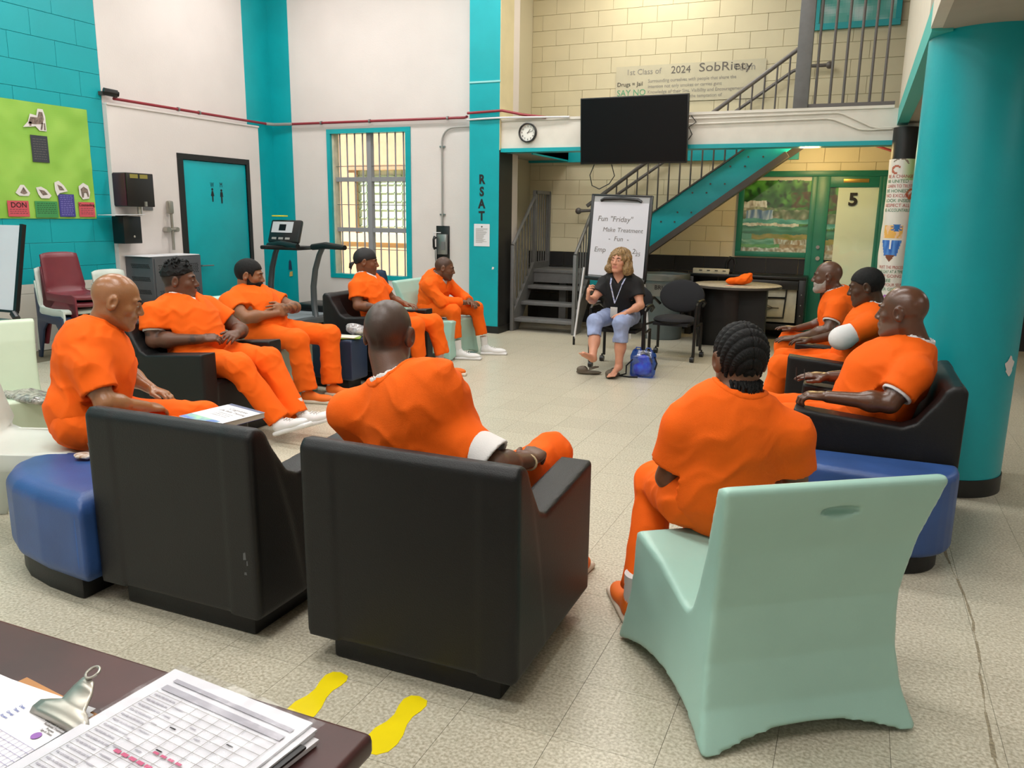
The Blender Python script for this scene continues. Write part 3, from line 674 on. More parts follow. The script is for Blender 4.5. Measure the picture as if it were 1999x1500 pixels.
# landing guard on the left
obj('guard_frame', MB().bar((-4.14, 10.43, .8), (-4.14, 10.43, 1.83), .045, .045).bar((-4.14, 10.97, .8), (-4.14, 10.97, 1.83), .05, .05).bar((-4.14, 10.41, 1.82), (-4.14, 10.99, 1.82), .045, .045), M['grey'], st, True)
for k in range(5): obj('baluster', MB().tube([(-4.14, 10.52+k*.09, .8), (-4.14, 10.52+k*.09, 1.82)], .010, 6), M['grey'], st, True)
# upper flight
sl = (2.29-1.08)/(-.84+2.45)
up = thing('upper_stairs', 'upper stair flight with teal stringer climbing to the mezzanine', 'stairs', (-3.1, 10.1, .7))
def zt_(x): return 1.53+(x+2.45)*.705
def zb_(x): return 1.11+(x+2.45)*.735
xa, xb = -3.2, -.80
obj('stringer', MB().add([(xa, y, zz) for y in (10.07, 10.11) for zz in ()]+[(xa,10.07,zb_(xa)),(xb,10.07,zb_(xb)),(xb,10.07,min(zt_(xb),2.63)),(-1.05,10.07,2.5),(xa,10.07,zt_(xa)),(xa,10.11,zb_(xa)),(xb,10.11,zb_(xb)),(xb,10.11,min(zt_(xb),2.63)),(-1.05,10.11,2.5),(xa,10.11,zt_(xa))],
    [(0,1,2,3,4),(9,8,7,6,5)]+[(i, i+5, (i+1) % 5+5, (i+1) % 5) for i in range(5)]), M['teal'], up, True, clean=True, smooth=False)
obj('lower_flange', MB().bar((xa, 10.05, zb_(xa)-.04), (-.86, 10.05, zb_(-.86)-.04), .12, .07), M['darkgrey'], up, True, smooth=False)
obj('upper_flange', MB().bar((xa, 10.06, zt_(xa)), (-1.0, 10.06, zt_(-1.0)), .07, .015), M['darkgrey'], up, True, smooth=False)
obj('far_stringer', MB().bar((xa, 10.88, (zb_(xa)+zt_(xa))/2), (xb, 10.88, (zb_(xb)+zt_(xb))/2), .03, .3), M['darkgrey'], up, True, smooth=False)
mbb = MB()
for i, x in enumerate([-2.45+.14*k for k in range(0, 11, 1)]):
    for dx in (0,): pass
for (x, dz) in [(-2.30, .13), (-2.10, .10), (-1.93, .35-.14), (-1.72, .16), (-1.50, .2), (-1.30, .16), (-1.12, .2)]:
    z = zb_(x)+dz+.1; mbb.tube([(x, 10.06, z), (x, 10.07, z)], .011, 8); mbb.tube([(x+.17, 10.06, z), (x+.17, 10.07, z)], .011, 8)
obj('bolt_heads', mbb, M['darkgrey'], up, True)
n_t = 10
for k in range(n_t):
    x = -3.1+k*.225; z = .95+k*.168; obj('tread', MB().box(x, x+.26, 10.11, 10.86, z-.03, z), M['grey'], up, True, smooth=False)
zr = lambda x: 1.77+(x+3.09)*.718
obj('handrail', MB().tube([(-3.28, 10.09, zr(-3.28)), (-.80, 10.09, zr(-.80))], .025, 10), M['rail'], up, True)
for k in range(18):
    x = -3.16+k*.132; obj('baluster', MB().tube([(x, 10.09, zt_(x)), (x, 10.09, zr(x))], .011, 6), M['rail'], up, True)
wr = thing('wall_handrail', 'dark tubular handrail fixed to the block wall beside the upper stairs', 'handrail', (-3.1, 10.88, 1.6))
zw = lambda x: 1.80+(x+3.11)*.685
obj('rail', MB().tube([(-3.62, 10.88, 1.575), (-3.40, 10.88, 1.59), (-3.11, 10.88, 1.80), (-.95, 10.88, zw(-.95)), (-.80, 10.88, 3.33), (-.56, 10.88, 3.33)], .021, 10), M['rail'], wr, True)
for p in ((-3.66, 1.575), (-.53, 3.33)): obj('end_flange', MB().ell((p[0], 10.88, p[1]), (.045, .045, .045)), M['rail'], wr, True)
# ================= FURNITURE =================
# black moulded lounge armchair, faces local +y, footprint .77 x .72
def lounge_sdf():
    s = SDF(.0095); W_, D_ = .385, .36
    arm = poly2d([(-D_, .10), (D_, .10), (D_-.005, .615), (-.12, .575), (-.175, .60), (-.30, .775), (-.345, .785), (-D_-.005, .76)])
    back = poly2d([(-D_, .10), (-.10, .10), (-.17, .42), (-.275, .76), (-.31, .785), (-.345, .785), (-D_-.005, .76)])
    seat = poly2d([(-D_+.02, .10), (D_-.02, .10), (D_-.015, .40), (D_-.05, .415), (-.14, .385)])
    def f_arm(sg):
        def f(X, Y, Z):
            p = arm(Y, Z)+.014; q = np.abs(X-sg*(W_-.065))-.065+.014
            return np.sqrt(np.maximum(p, 0)**2+np.maximum(q, 0)**2)+np.minimum(np.maximum(p, q), 0)-.014
        return f
    def ext(pl_, hw, rn):
        def f(X, Y, Z):
            p = pl_(Y, Z)+rn; q = np.abs(X)-hw+rn+0*Z
            return np.sqrt(np.maximum(p, 0)**2+np.maximum(q, 0)**2)+np.minimum(np.maximum(p, q), 0)-rn
        return f
    for sg in (-1, 1): s.fn(f_arm(sg), (sg*.32-.07, -D_-.02, .09), (sg*.32+.07, D_+.01, .80), k=.001)
    s.fn(ext(back, W_, .018), (-W_, -D_-.02, .09), (W_, -.08, .80), k=.012)
    s.fn(ext(seat, W_-.06, .015), (-W_, -D_, .09), (W_, D_, .43), k=.012)
    return s.build()
LG = thing('lounge_armchair', 'black moulded armchair in the foreground with the bald man in it, back to the camera', 'armchair', (-1.218, 2.375, 0), 0, 'black lounge armchairs')
meshobj('shell', lounge_sdf(), M['lounge'], LG, world=False)
obj('plinth', MB().box(-.315, .315, -.31, .30, 0, .105), M['lounge'], LG, bevel=.012)
for (x, y, a, lb) in ((-2.185, 2.37, 0, 'black moulded armchair with empty seat in the foreground, beside the left blue wedge table'),
        (-4.09, 4.16, -90, 'black moulded armchair holding the heavyset man with short twists and clasped hands'),
        (-4.08, 6.38, -90, 'black moulded armchair holding the man in the black durag'),
        (.14, 4.33, 90, 'black moulded armchair on the right holding the bald man beside the round teal column'),
        (-.01, 5.89, 90, 'black moulded armchair on the right holding the man with a white arm sleeve')):
    dup(LG, (x, y, 0), math.radians(a), lb)
sc_ = [o for o in bpy.data.objects if o.type == 'EMPTY' and o.location[0] < -2.1 and 'empty seat' in o.get('label', '')][0]
scm = mat('scuff_mark', '5f6062', .8)
for (x, z, w_, h_) in ((.335, .335, .012, .03), (.345, .31, .006, .02), (.335, .27, .012, .012), (.34, .245, .01, .015), (.347, .10+.03, .012, .006)):
    obj('scuff', MB().prism([(-w_/2, -h_/2), (w_/2, -h_/2*.8), (w_/2*.7, h_/2), (-w_/2*.8, h_/2*.7)], .0012, frame_T((x, -.3605-.0105*((z-.1)/.66), z), (1,0,0), (0,0,1))), scm, sc_, smooth=False)
# mint sled lounge chair
def mint_sdf():
    s = SDF(.0095); D_ = .35
    prof = poly2d([(-D_, 0), (D_, 0), (D_-.02, .2), (D_-.005, .405), (D_-.03, .42), (.12, .40), (-.06, .345), (-.10, .34), (-.125, .36), (-.185, .52), (-.245, .68), (-.30, .795), (-.335, .81), (-.36, .80), (-.345, .74), (-.30, .6), (-.265, .42), (-.265, .25), (-.29, .12)])
    def f(X, Y, Z):
        p = prof(Y, Z)
        w_ = .303+.032*((Z-.40)/.40)**2+.006*np.clip((Z-.45)/.35,0,1)+.02*((Y)/.35)**2*np.clip(1-Z/.4, 0, 1)
        q = np.abs(X)-w_
        d = smax(p, q+0*p, .018)
        rb = .065*(1-(X/.33)**2)-.004           # arch under front and back
        sb = .08*(1-(Y/.36)**2)-.004       # arch under the sides
        d = smax(d, -(Z-np.maximum(rb, -1)), .006) if True else d
        return smax(d, np.where(np.abs(X) > .16, -(Z-sb), -1)+0*d, .01)
    s.fn(f, (-.37, -.38, -.005), (.37, .37, .83))
    s.ell((.02, -.352, .72), (.068, .045, .017), k=.004, sub=True)
    return s.build()
mv = mint_sdf()
MC = thing('mint_lounge_chair', 'large mint green moulded chair in the right foreground seen from behind', 'chair', (-.188, 2.52, 0), math.radians(35.5), 'mint moulded lounge chairs')
meshobj('shell', mv, M['mint'], MC, world=False)
for (x, y, a, lb) in ((-4.55, 5.22, -98, 'mint moulded chair under the bearded man with crossed arms'),
        (-4.15, 7.62, -90, 'mint moulded chair under the man leaning forward by the teal pilaster'),
        (-.02, 6.95, 90, 'mint moulded chair under the grey-bearded man on the far right of the circle'),):
    dup(MC, (x, y, 0), math.radians(a), lb)
for (x, y, a, lb) in ((-4.70, 3.05, -115, 'pale mint moulded chair at the left edge with a plastic bag on its seat')
                      ,):
    o = dup(MC, (x, y, 0), math.radians(a), lb)
    ch = o.children[0] if o.children else [c for c in bpy.data.objects if c.parent == o][0]
    ch.data = ch.data.copy(); ch.data.materials[0] = M['palemint']
# navy chair behind
NV = thing('navy_plastic_chair', 'navy plastic chair mostly hidden behind the man leaning forward', 'chair', (-4.85, 7.95, 0), math.radians(-90))
# stackable plastic chairs
def stack_chair(name, label, m, loc, rz, group=None, proto={}):
    t = thing(name, label, 'chair', loc, rz, group); fill_stack(t, m); return t
def fill_stack(t, m):
    # curved shell back, seat, four broad legs with side arches
    v = []; nx = 8; prof = [(-.30, .86), (-.29, .80), (-.27, .70), (-.25, .60), (-.23, .52), (-.21, .465), (-.17, .445), (-.05, .435), (.10, .44), (.19, .445), (.225, .43), (.235, .40)]
    mb = MB(); n = len(prof)
    for (y, z) in prof:
        for i in range(nx+1):
            u = -1+2*i/nx; hw = .215 if z < .5 else .215-.02*(z-.5)/.36
            mb.v.append((u*hw, y+(.035*(u*u) if z > .5 else 0), z-(.02*u**4 if z > .8 else 0)+(.012*u*u if z < .5 else 0)))
    for j in range(n-1):
        for i in range(nx): mb.f.append((j*(nx+1)+i, j*(nx+1)+i+1, (j+1)*(nx+1)+i+1, (j+1)*(nx+1)+i))
    o = obj('shell', mb, m, t, angle=60); md = o.modifiers.new('thick', 'SOLIDIFY'); md.thickness = .016; md.offset = -1
    for sx in (-1, 1):
        side = [(.235, .44), (.255, .0), (.20, .0), (.165, .30), (.10, .37), (-.08, .37), (-.16, .30), (-.27, 0), (-.335, 0), (-.27, .40), (-.275, .72), (-.255, .72), (-.20, .46)]
        T = Matrix.Translation((sx*.215-(.02 if sx > 0 else 0), 0, 0)) @ Matrix(((0,0,1,0),(1,0,0,0),(0,1,0,0),(0,0,0,1)))
        obj('side_frame', MB().prism(side, .022, T), m, t, bevel=.005)
fill_stack(NV, M['navy'])
sx_, sy_ = -7.30, 5.78
for k, (mm, dx, dy, da, lb) in enumerate(((M['navy'], -.05, -.07, -8, 'navy plastic chair at the bottom of the chair stack'), (M['palegrey'], -.05, -.06, -6, 'pale grey plastic chair low in the chair stack'),
        (M['maroon'], -.0, 0, 0, 'maroon plastic chair in the middle of the stack, under the top one'), (M['maroon'], 0, 0, 0, 'maroon plastic chair on top of the stack by the teal wall'))):
    stack_chair('stacking_chair', lb, mm, (sx_+dx, sy_+dy, .07*k), math.radians(-94+da), 'stacked plastic chairs')
stack_chair('stacking_chair', 'pale grey plastic chair between the maroon stack and the grey cabinet', M['palegrey'], (-7.32, 6.38, .0), math.radians(-92), 'stacked plastic chairs')
# pale grey chair under the bald man on the left
t = thing('plastic_chair', 'pale grey plastic chair under the bald man at the left edge', 'chair', (-3.44, 2.44, 0), math.radians(-60)); fill_stack(t, M['palegrey'])
t.scale = (1.08, 1.08, .97)

# blue wedge tables
def wedge_sdf(poly, h=.44, rn=.035, v=.0095):
    s = SDF(v); pf = poly2d(poly); P_ = np.array(poly)
    def f(X, Y, Z):
        p = pf(X, Y)+rn; q = np.abs(Z-(h+.08)/2)-(h-.08)/2+rn
        return np.sqrt(np.maximum(p, 0)**2+np.maximum(q, 0)**2)+np.minimum(np.maximum(p, q), 0)-rn
    s.fn(f, (P_[:, 0].min(), P_[:, 1].min(), .07), (P_[:, 0].max(), P_[:, 1].max(), h+.01)); return s.build()
def wedge(name, label, poly, m, loc, rn=.035):
    t = thing(name, label, 'table', loc, 0, 'blue wedge tables')
    meshobj('body', wedge_sdf(poly, rn=rn), m, t, world=False)
    c = np.mean(poly, 0); inner = [tuple(c+(np.array(p)-c)*.8) for p in poly]
    obj('plinth', MB().prism(inner, .1), M['lounge'], t, bevel=.008); return t
def arcp(cx, cy, r, a0, a1, n=9): return [(cx+r*math.cos(math.radians(a0+(a1-a0)*k/n)), cy+r*math.sin(math.radians(a0+(a1-a0)*k/n))) for k in range(n+1)]
wedge('wedge_table', 'blue moulded wedge table in the left foreground with a wrapper on it', [(-.64, -.01), (-.66, -.06), (-.63, -.16), (-.55, -.245), (-.42, -.31), (-.22, -.355), (0, -.375), (.05, -.375), (.05, .10), (-.50, .10), (-.61, .05)], M['blue'], (-2.63, 2.33, 0), .07)
wedge('wedge_table', 'blue moulded wedge table between the mint chair and the right armchairs', [(-.62, .17), (-.45, -.02), (-.1, -.12), (.2, -.16)]+arcp(.19, .10, .26, -80, 0, 7)+[(.45, .17)], M['blue'], (.05, 3.75, 0), .03)
wedge('wedge_table', 'navy blue wedge table with magazines, between bearded man and durag man', [(-.3, -.12), (.30, -.12), (.30, .12), (-.1, .21), (-.3, .2)], M['navy'], (-4.20, 5.765, 0), .02)

# office chairs, face local +y
def office_chair(label, loc, rz):
    t = thing('office_chair', label, 'chair', loc, rz, 'black office chairs')
    obj('seat', MB().ell((0, 0, .42), (.235, .235, .055)).box(-.19, .19, -.19, .19, .37, .40), M['blackfab'], t)
    R_ = Matrix.Rotation(math.radians(-8), 3, 'X'); s = SDF(.012)
    s.box((0, -.235, .655), (.235, .03, .165), np.array(Matrix.Rotation(math.radians(10), 3, 'X')), rnd=.03, k=.01)
    s.disp = None; meshobj('backrest', SDF(.012).ell((0, -.235, .655), (.255, .035, .185), np.array(Matrix.Rotation(math.radians(10), 3, 'X'))).build(), M['blackfab'], t, world=False)
    for sx in (-1, 1):
        obj('arm_frame', MB().tube([(sx*.27, .20, .06), (sx*.275, .21, .40), (sx*.275, .19, .60), (sx*.275, .12, .635), (sx*.275, -.10, .63), (sx*.27, -.18, .60), (sx*.24, -.22, .56)], .017, 8), M['black'], t)
        obj('armrest', MB().ell((sx*.275, .02, .643), (.03, .13, .016)), M['black'], t)
        obj('leg', MB().tube([(sx*.24, -.20, .07), (sx*.24, -.20, .38)], .016, 8).tube([(sx*.24, -.20, .37), (sx*.27, .20, .37)], .013, 6), M['black'], t)
        for sy in (.20, -.20):
            obj('caster', MB().tube([(sx*.26-.02, sy, .03), (sx*.26+.02, sy, .03)], .030, 14).tube([(sx*.26, sy, .03), (sx*.26, sy, .08)], .01, 6), M['black'], t)
    obj('back_bracket', MB().tube([(0, -.1, .39), (0, -.24, .42), (0, -.255, .55)], .02, 8), M['black'], t)
    return t
office_chair('black office chair on casters under the woman', (-2.14, 7.86, 0), math.radians(180))
office_chair('empty black office chair on casters beside the round table', (-1.76, 8.62, 0), math.radians(176))
# round table
t = thing('round_table', 'round grey laminate table on a black cross base', 'table', (-1.28, 9.72, 0))
obj('table_top', MB().lathe([(0, .715), (.49, .715), (.505, .725), (.505, .738), (.495, .745), (0, .745)], 48), M['tabletop'], t, angle=50)
obj('edge_band', MB().lathe([(.504, .712), (.51, .716), (.51, .738), (.504, .741)], 48), M['darkgrey'], t)
obj('base_panel', MB().box(-.40, .06, -.03, .03, .0, .71), M['black'], t, bevel=.004)
obj('base_panel', MB().box(-.40, -.37, -.20, .20, .0, .71), M['black'], t, bevel=.004)
obj('base_panel', MB().box(.06, .36, -.16, .03, .0, .71), M['lounge'], t, bevel=.004)
# orange bundle on table
def noisef(amp, sc, seed=0):
    rs = np.random.RandomState(seed); Ds = rs.randn(6, 3); Ds /= np.linalg.norm(Ds, axis=1)[:, None]; ph = rs.rand(6)*6; Ms = rs.randn(6, 3); Ms *= sc*.28/np.linalg.norm(Ms, axis=1)[:, None]; pm = rs.rand(6)*6
    def f(x, y, z):
        a = 9/sc
        qx = x+a*.09*np.sin(y*sc*.9+z*sc*.5+1); qy = y+a*.09*np.sin(z*sc*.8+2); qz = z+a*.09*np.sin(x*sc*.9+y*sc*.4+3); n = 0
        for k in range(6):
            D = Ds[k]; r = 1-np.abs(np.sin((qx*D[0]+qy*D[1]+qz*D[2])*sc*.5+ph[k])); m_ = np.clip(.35+np.sin(x*Ms[k,0]+y*Ms[k,1]+z*Ms[k,2]+pm[k]), 0, 1)
            n = n-(r**2.2)*m_
        return amp*(n*.62+.34)
    return f
s = SDF(.008); s.ell((-1.26, 9.62, .79), (.12, .08, .045), k=.02); s.ell((-1.16, 9.62, .815), (.07, .06, .055), k=.03); s.ell((-1.13, 9.62, .85), (.025, .03, .03), k=.02); s.ell((-1.33, 9.6, .785), (.07, .06, .035), k=.02); s.disp = (.015, noisef(.014, 45, 4))
ocl = mat('orange_cloth', 'f4640a', .8, var=.05, vscale=6, bump=.5, bscale=500, spec=.25); M['orange'] = ocl
tag(meshobj('cloth_bundle', s.build(), M['orange']), 'crumpled orange cloth bundle on the round table', 'cloth')
tag(obj('paper_note', MB().box(-1.37, -1.28, 9.42, 9.47, .745, .748), mat('pink_paper', 'e89a84', .7), smooth=False), 'small pinkish paper lying in front of the orange bundle', 'paper')
# bin
t = thing('rubbish_bin', 'grey round waste bin with clear liner and BRUTE lettering', 'bin', (-2.22, 10.05, 0))
obj('bin_body', MB().lathe([(0, .0), (.24, .0), (.25, .02), (.285, .70), (.30, .70), (.30, .74), (.315, .745), (.315, .80), (.30, .81), (.29, .80), (.23, .05), (0, .05)], 40), M['trash'], t, angle=40)
obj('liner', MB().lathe([(.29, .55), (.30, .815), (.312, .82), (.322, .815), (.325, .78), (.318, .74)], 40), glassmat('bin_liner', (.75, .78, .75), .3, .4), t)
vv, ff = text_mb('BRUTE', .075, .002); mb = MB(); a_ = math.radians(-78)
mb.add([(.30*math.cos(a_+x/.30), .30*math.sin(a_+x/.30), .655+y) for x, y, z in vv], ff); obj('lettering', mb, M['inktext'], t, smooth=False)
for sg in (-1, 1): obj('handle', MB().bar((sg*.31, -.05, .66), (sg*.31, .05, .66), .035, .06), M['trash'], t, bevel=.005)
# black game table against the back wall
t = thing('console_table', 'long black table frame against the back wall with a folded cream table inside', 'table', (-1.3, 10.75, 0))
obj('top_rail', MB().box(-2.02, -.56, 10.54, 10.95, .761, .80), M['black'], t, True, bevel=.006)
obj('front_apron', MB().box(-1.5, -.645, 10.53, 10.56, .64, .75), M['black'], t, True, bevel=.004)
obj('lower_shelf', MB().box(-1.935, -.645, 10.55, 10.95, .12, .2), M['black'], t, True, bevel=.004)
obj('leg', MB().box(-.64, -.56, 10.53, 10.95, 0, .76), M['black'], t, True, bevel=.004); obj('leg', MB().box(-2.02, -1.94, 10.53, 10.95, 0, .76), M['black'], t, True, bevel=.004)
for z in (.32, .45, .58): obj('bolt', MB().ell((-.60, 10.525, z), (.009, .006, .009), 8, 6), M['steel'], t, True)
tg = thing('folded_table', 'folded cream table with black metal legs inside the black frame', 'table', (-.9, 10.6, .2))
obj('panel', MB().box(-1.25, -.66, 10.60, 10.63, .22, .72), M['cream'], tg, True, smooth=False)
obj('leg_frame', MB().tube([(-1.2, 10.585, .66), (-.78, 10.585, .66), (-.80, 10.585, .28), (-1.2, 10.585, .26)], .014, 6).tube([(-1.2, 10.585, .52), (-.79, 10.585, .53)], .012, 6), M['black'], tg, True)
obj('brace', MB().tube([(-1.15, 10.59, .5), (-.93, 10.59, .4), (-1.15, 10.59, .3)], .006, 6).tube([(-1.15, 10.59, .40), (-.86, 10.59, .40)], .006, 6), M['darkgrey'], tg, True)
t = thing('power_strip', 'cream strip with dark slots lying on the back edge near the bin', 'socket strip', (-1.7, 10.6, .8))
obj('housing', MB().box(-1.96, -1.50, 10.56, 10.62, .80, .865), M['cream'], t, True, bevel=.004)
for k in range(4): obj('slot', MB().box(-1.88+k*.1, -1.84+k*.1, 10.555, 10.561, .835, .845), M['inktext'], t, True, smooth=False)
t = thing('desk_fan', 'black goose-neck lamp standing behind the orange bundle', 'lamp', (-1.47, 10.6, .8))
obj('neck', MB().tube([(-1.54, 10.6, .80), (-1.54, 10.6, .95), (-1.50, 10.6, 1.01), (-1.45, 10.6, 1.0), (-1.43, 10.6, .93)], .022, 10), M['black'], t, True); obj('foot', MB().cyl((-1.53, 10.62), .06, .80, .83), M['black'], t, True)
t.name = 'gooseneck_lamp'
# whiteboard easel behind the woman
t = thing('flip_chart', 'flip chart easel with handwritten pad behind the woman', 'easel', (-2.5, 9.0, 0))
tl, tr, bl_, br_ = (-2.86, 9.0, 1.75), (-2.15, 8.96, 1.73), (-2.86, 8.84, .83), (-2.15, 8.80, .80)
ux = (Vector(tr)-Vector(tl)).normalized(); uz = (Vector(tl)-Vector(bl_)).normalized(); T = frame_T(bl_, ux, uz)
def bx(T, x0, x1, y0, y1, z0, z1): mb = MB().box(x0, x1, y0, y1, z0, z1); mb.v = [tuple(T @ Vector(p)) for p in mb.v]; return mb
obj('board', bx(T, 0, .71, 0, .93, -.02, 0), mat('grey_board', '9d9d9d', .5), t, True, smooth=False)
for x in (0, .69): obj('side_rail', bx(T, x-.01, x+.025, -.02, .94, -.022, .008), M['black'], t, True, bevel=.003)
obj('side_rail', bx(T, 0, .71, .92, .94, -.022, .008), M['black'], t, True, bevel=.003)
obj('clamp_bar', MB().tube([T @ Vector(p) for p in ((.11, .865, .012), (.15, .885, .02), (.35, .895, .024), (.55, .885, .02), (.59, .865, .012))], .016, 8), M['black'], t, True)
pad = obj('paper_pad', bx(T, .03, .68, .02, .85, .001, .012), mat('pad_paper', 'c9c8cf', .6), t, True, smooth=False)
obj('tray', bx(T, .0, .71, -.04, .0, -.02, .04), M['black'], t, True, bevel=.003)
Tp = lambda x, y: T @ Matrix.Translation((x, y, .0122))
for s_, x, y, sz in (('Fun "Friday"', .30, .66, .085), ('Make Treatment', .40, .54, .07), ('-  Fun  -', .36, .44, .075), ('Emp', .15, .31, .08), ('2:', .56, .31, .08), ('25', .60, .28, .06)):
    write('handwriting', s_, sz, Tp(x, y), M['greyink'], pad, shear=.15, depth=.001)
for (a, b) in (((-2.92, 8.95, .92), (-3.02, 8.95, .05)), ((-2.2, 8.9, .92), (-2.10, 8.92, .05))):
    obj('leg', MB().tube([a, b], .012, 8), M['paper'], t, True); bb = Vector(b); obj('leg_tip', MB().tube([bb+Vector((0,0,.05)), bb-Vector((0,0,.05))], .015, 8), M['black'], t, True)
obj('leg', MB().tube([(-2.5, 9.1, 1.6), (-2.5, 9.6, .02)], .012, 8), M['paper'], t, True)
# TV
t = thing('television', 'large black flat television hanging on the white beam', 'television', (-2.5, 9.3, 2.1))
Tt = frame_T((-3.11, 9.26, 2.10), (1.255, -.03, .0), (0, -.07, .72))
obj('casing', bx(Tt, 0, 1.255, 0, .735, -.05, 0), M['black'], t, True, bevel=.006); obj('screen', bx(Tt, .012, 1.243, .02, .723, 0, .003), M['screen'], t, True, smooth=False)
obj('wall_mount', MB().box(-2.7, -2.3, 9.3, 9.4, 2.33, 2.6), M['black'], t, True, smooth=False)
tag(obj('power_cable', MB().tube([(-2.95, 9.3, 2.10), (-3.0, 9.3, 1.98), (-2.97, 9.3, 1.86), (-2.88, 9.3, 1.82), (-2.76, 9.3, 1.88), (-2.70, 9.3, 1.97), (-2.74, 9.3, 2.10)], .006, 6), M['black']), 'black cable looping below the television', 'cable')
tag(obj('cable_coil', MB().tube([(-1.86, 9.38, 2.62), (-1.80, 9.37, 2.55), (-1.88, 9.37, 2.50), (-1.84, 9.37, 2.42), (-1.88, 9.37, 2.36)], .005, 6), M['black']), 'thin dark cable tangled at the right edge of the television', 'cable')
# clock
t = thing('wall_clock', 'round white wall clock with black rim on the beam', 'clock', (-3.83, 9.37, 2.49))
Tk = frame_T((-3.835, 9.395, 2.49), (1,0,0), (0,0,1))
def ring(T, r0_, r1_, h0, h1, n=40):
    mb = MB()
    pr = [(r0_, h0), (r1_, h0), (r1_, h1), ((r0_+r1_)/2, h1+.004), (r0_, h1), (r0_, h0)]
    mb.lathe(pr, n); mb.v = [tuple(T @ Vector(p)) for p in mb.v]; return mb
obj('rim', ring(Tk, .098, .115, 0, .035), M['black'], t, True)
obj('face', MB().prism(circ(0, 0, .1, 36), .012, Tk), mat('clock_face', 'e8e6df', .5), t, True, smooth=False)
for k in range(1, 13):
    a = math.radians(90-30*k); write('numeral', str(k), .03, Tk @ Matrix.Translation((.078*math.cos(a), .078*math.sin(a), .013)), M['inktext'], t)
for a, L_, wd, nm in ((90-38, .05, .006, 'hour_hand'), (90-72, .07, .004, 'minute_hand')):
    a = math.radians(a); obj(nm, bx(Tk @ Matrix.Rotation(a, 4, 'Z'), -.012, L_, -wd/2, wd/2, .015, .017), M['inktext'], t, True, smooth=False)
# wall telephone
t = thing('wall_telephone', 'silver pay telephone on a black wall plate', 'telephone', (-5.2, 9.75, 1.1))
obj('back_plate', MB().box(-5.30, -5.10, 9.735, 9.75, .80, 1.35), M['black'], t, True, bevel=.004)
obj('phone_body', MB().box(-5.255, -5.115, 9.67, 9.735, .97, 1.24), M['steel'], t, True, bevel=.008)
obj('keypad', MB().box(-5.19, -5.13, 9.664, 9.67, 1.03, 1.14), M['grey'], t, True, smooth=False)
obj('handset', MB().tube([(-5.275, 9.655, 1.05), (-5.28, 9.63, 1.07), (-5.28, 9.625, 1.17), (-5.275, 9.655, 1.20)], [.024, .016, .016, .024], 10), M['black'], t, True)
obj('hook_frame', MB().tube([(-5.30, 9.66, 1.20), (-5.30, 9.66, 1.26), (-5.19, 9.66, 1.26)], .006, 6), M['paper'], t, True)
obj('cord', MB().tube([(-5.27, 9.65, 1.03), (-5.265, 9.64, .92), (-5.26, 9.67, .82)], .006, 6), M['steel'], t, True)
# dispensers, valve, cabinet, camera on the left wall
t = thing('towel_dispenser', 'dark box dispenser with maroon side and two yellow labels on wall', 'dispenser', (-7.85, 7.0, 1.7))
obj('housing', MB().box(-7.94, -7.72, 6.86, 7.24, 1.54, 1.92), mat('very_dark_brown', '1f1a18', .35), t, True, bevel=.008)
obj('side_panel', MB().box(-7.93, -7.74, 6.845, 6.86, 1.55, 1.91), mat('maroon_side', '41202c', .35), t, True, bevel=.004)
for y in (6.96, 7.10): obj('label', MB().box(-7.72, -7.716, y-.055, y+.055, 1.86, 1.905), mat('label_olive', '8a7f3a', .5), t, True, smooth=False)
obj('latch', MB().box(-7.72, -7.70, 7.08, 7.11, 1.545, 1.60), M['chrome'], t, True, smooth=False); obj('nozzle', MB().tube([(-7.78, 7.06, 1.54), (-7.78, 7.06, 1.44)], .025, 10), M['chrome'], t, True)
t = thing('soap_dispenser', 'small black locked box below the maroon-sided dispenser', 'dispenser', (-7.85, 6.95, 1.2))
obj('housing', MB().box(-7.94, -7.76, 6.80, 7.05, 1.12, 1.43), M['black'], t, True, bevel=.006); obj('lock', MB().ell((-7.757, 6.94, 1.20), (.008, .014, .014), 10, 8), M['chrome'], t, True)
tag(obj('paper_ledge', MB().add([(-7.94, 6.62, 1.44), (-7.70, 6.64, 1.44), (-7.68, 7.05, 1.45), (-7.94, 7.06, 1.45), (-7.94, 6.62, 1.445), (-7.70, 6.64, 1.445), (-7.68, 7.05, 1.455), (-7.94, 7.06, 1.455)], [(3,2,1,0),(4,5,6,7),(0,1,5,4),(1,2,6,5),(2,3,7,6),(3,0,4,7)]), M['paper'], smooth=False), 'white paper sheet lying on top of the small black box', 'paper')
tag(obj('steel_plate', MB().box(-7.94, -7.93, 7.26, 7.40, 1.50, 1.65), M['grey'], smooth=False), 'blank grey metal plate beside the dispenser on the white wall', 'plate')
t = thing('flush_valve', 'chrome flush valve and pipe on the white wall beside the door', 'valve', (-7.9, 7.62, 1.0))
obj('pipe', MB().tube([(-7.88, 7.63, 1.02), (-7.88, 7.63, 1.48)], .017), M['chrome'], t, True); obj('valve_head', MB().box(-7.91, -7.85, 7.575, 7.655, 1.46, 1.62), M['chrome'], t, True, bevel=.018)
obj('cross_fitting', MB().tube([(-7.88, 7.57, 1.27), (-7.88, 7.69, 1.27)], .02, 10).tube([(-7.93, 7.56, 1.27), (-7.86, 7.56, 1.27)], .035, 14).tube([(-7.93, 7.70, 1.27), (-7.86, 7.70, 1.27)], .03, 14), M['chrome'], t, True)
t = thing('metal_cabinet', 'grey metal cabinet with ventilation slots and papers on top', 'cabinet', (-7.65, 7.3, 0))
gcab = mat('cabinet_paint', '56565a', .4, .3, var=.05)
cb = obj('body', MB().box(-7.93, -7.50, 6.93, 7.68, .05, .97), gcab, t, True, bevel=.006)
obj('door_panel', MB().box(-7.50, -7.485, 6.95, 7.66, .08, .95), gcab, t, True, bevel=.004)
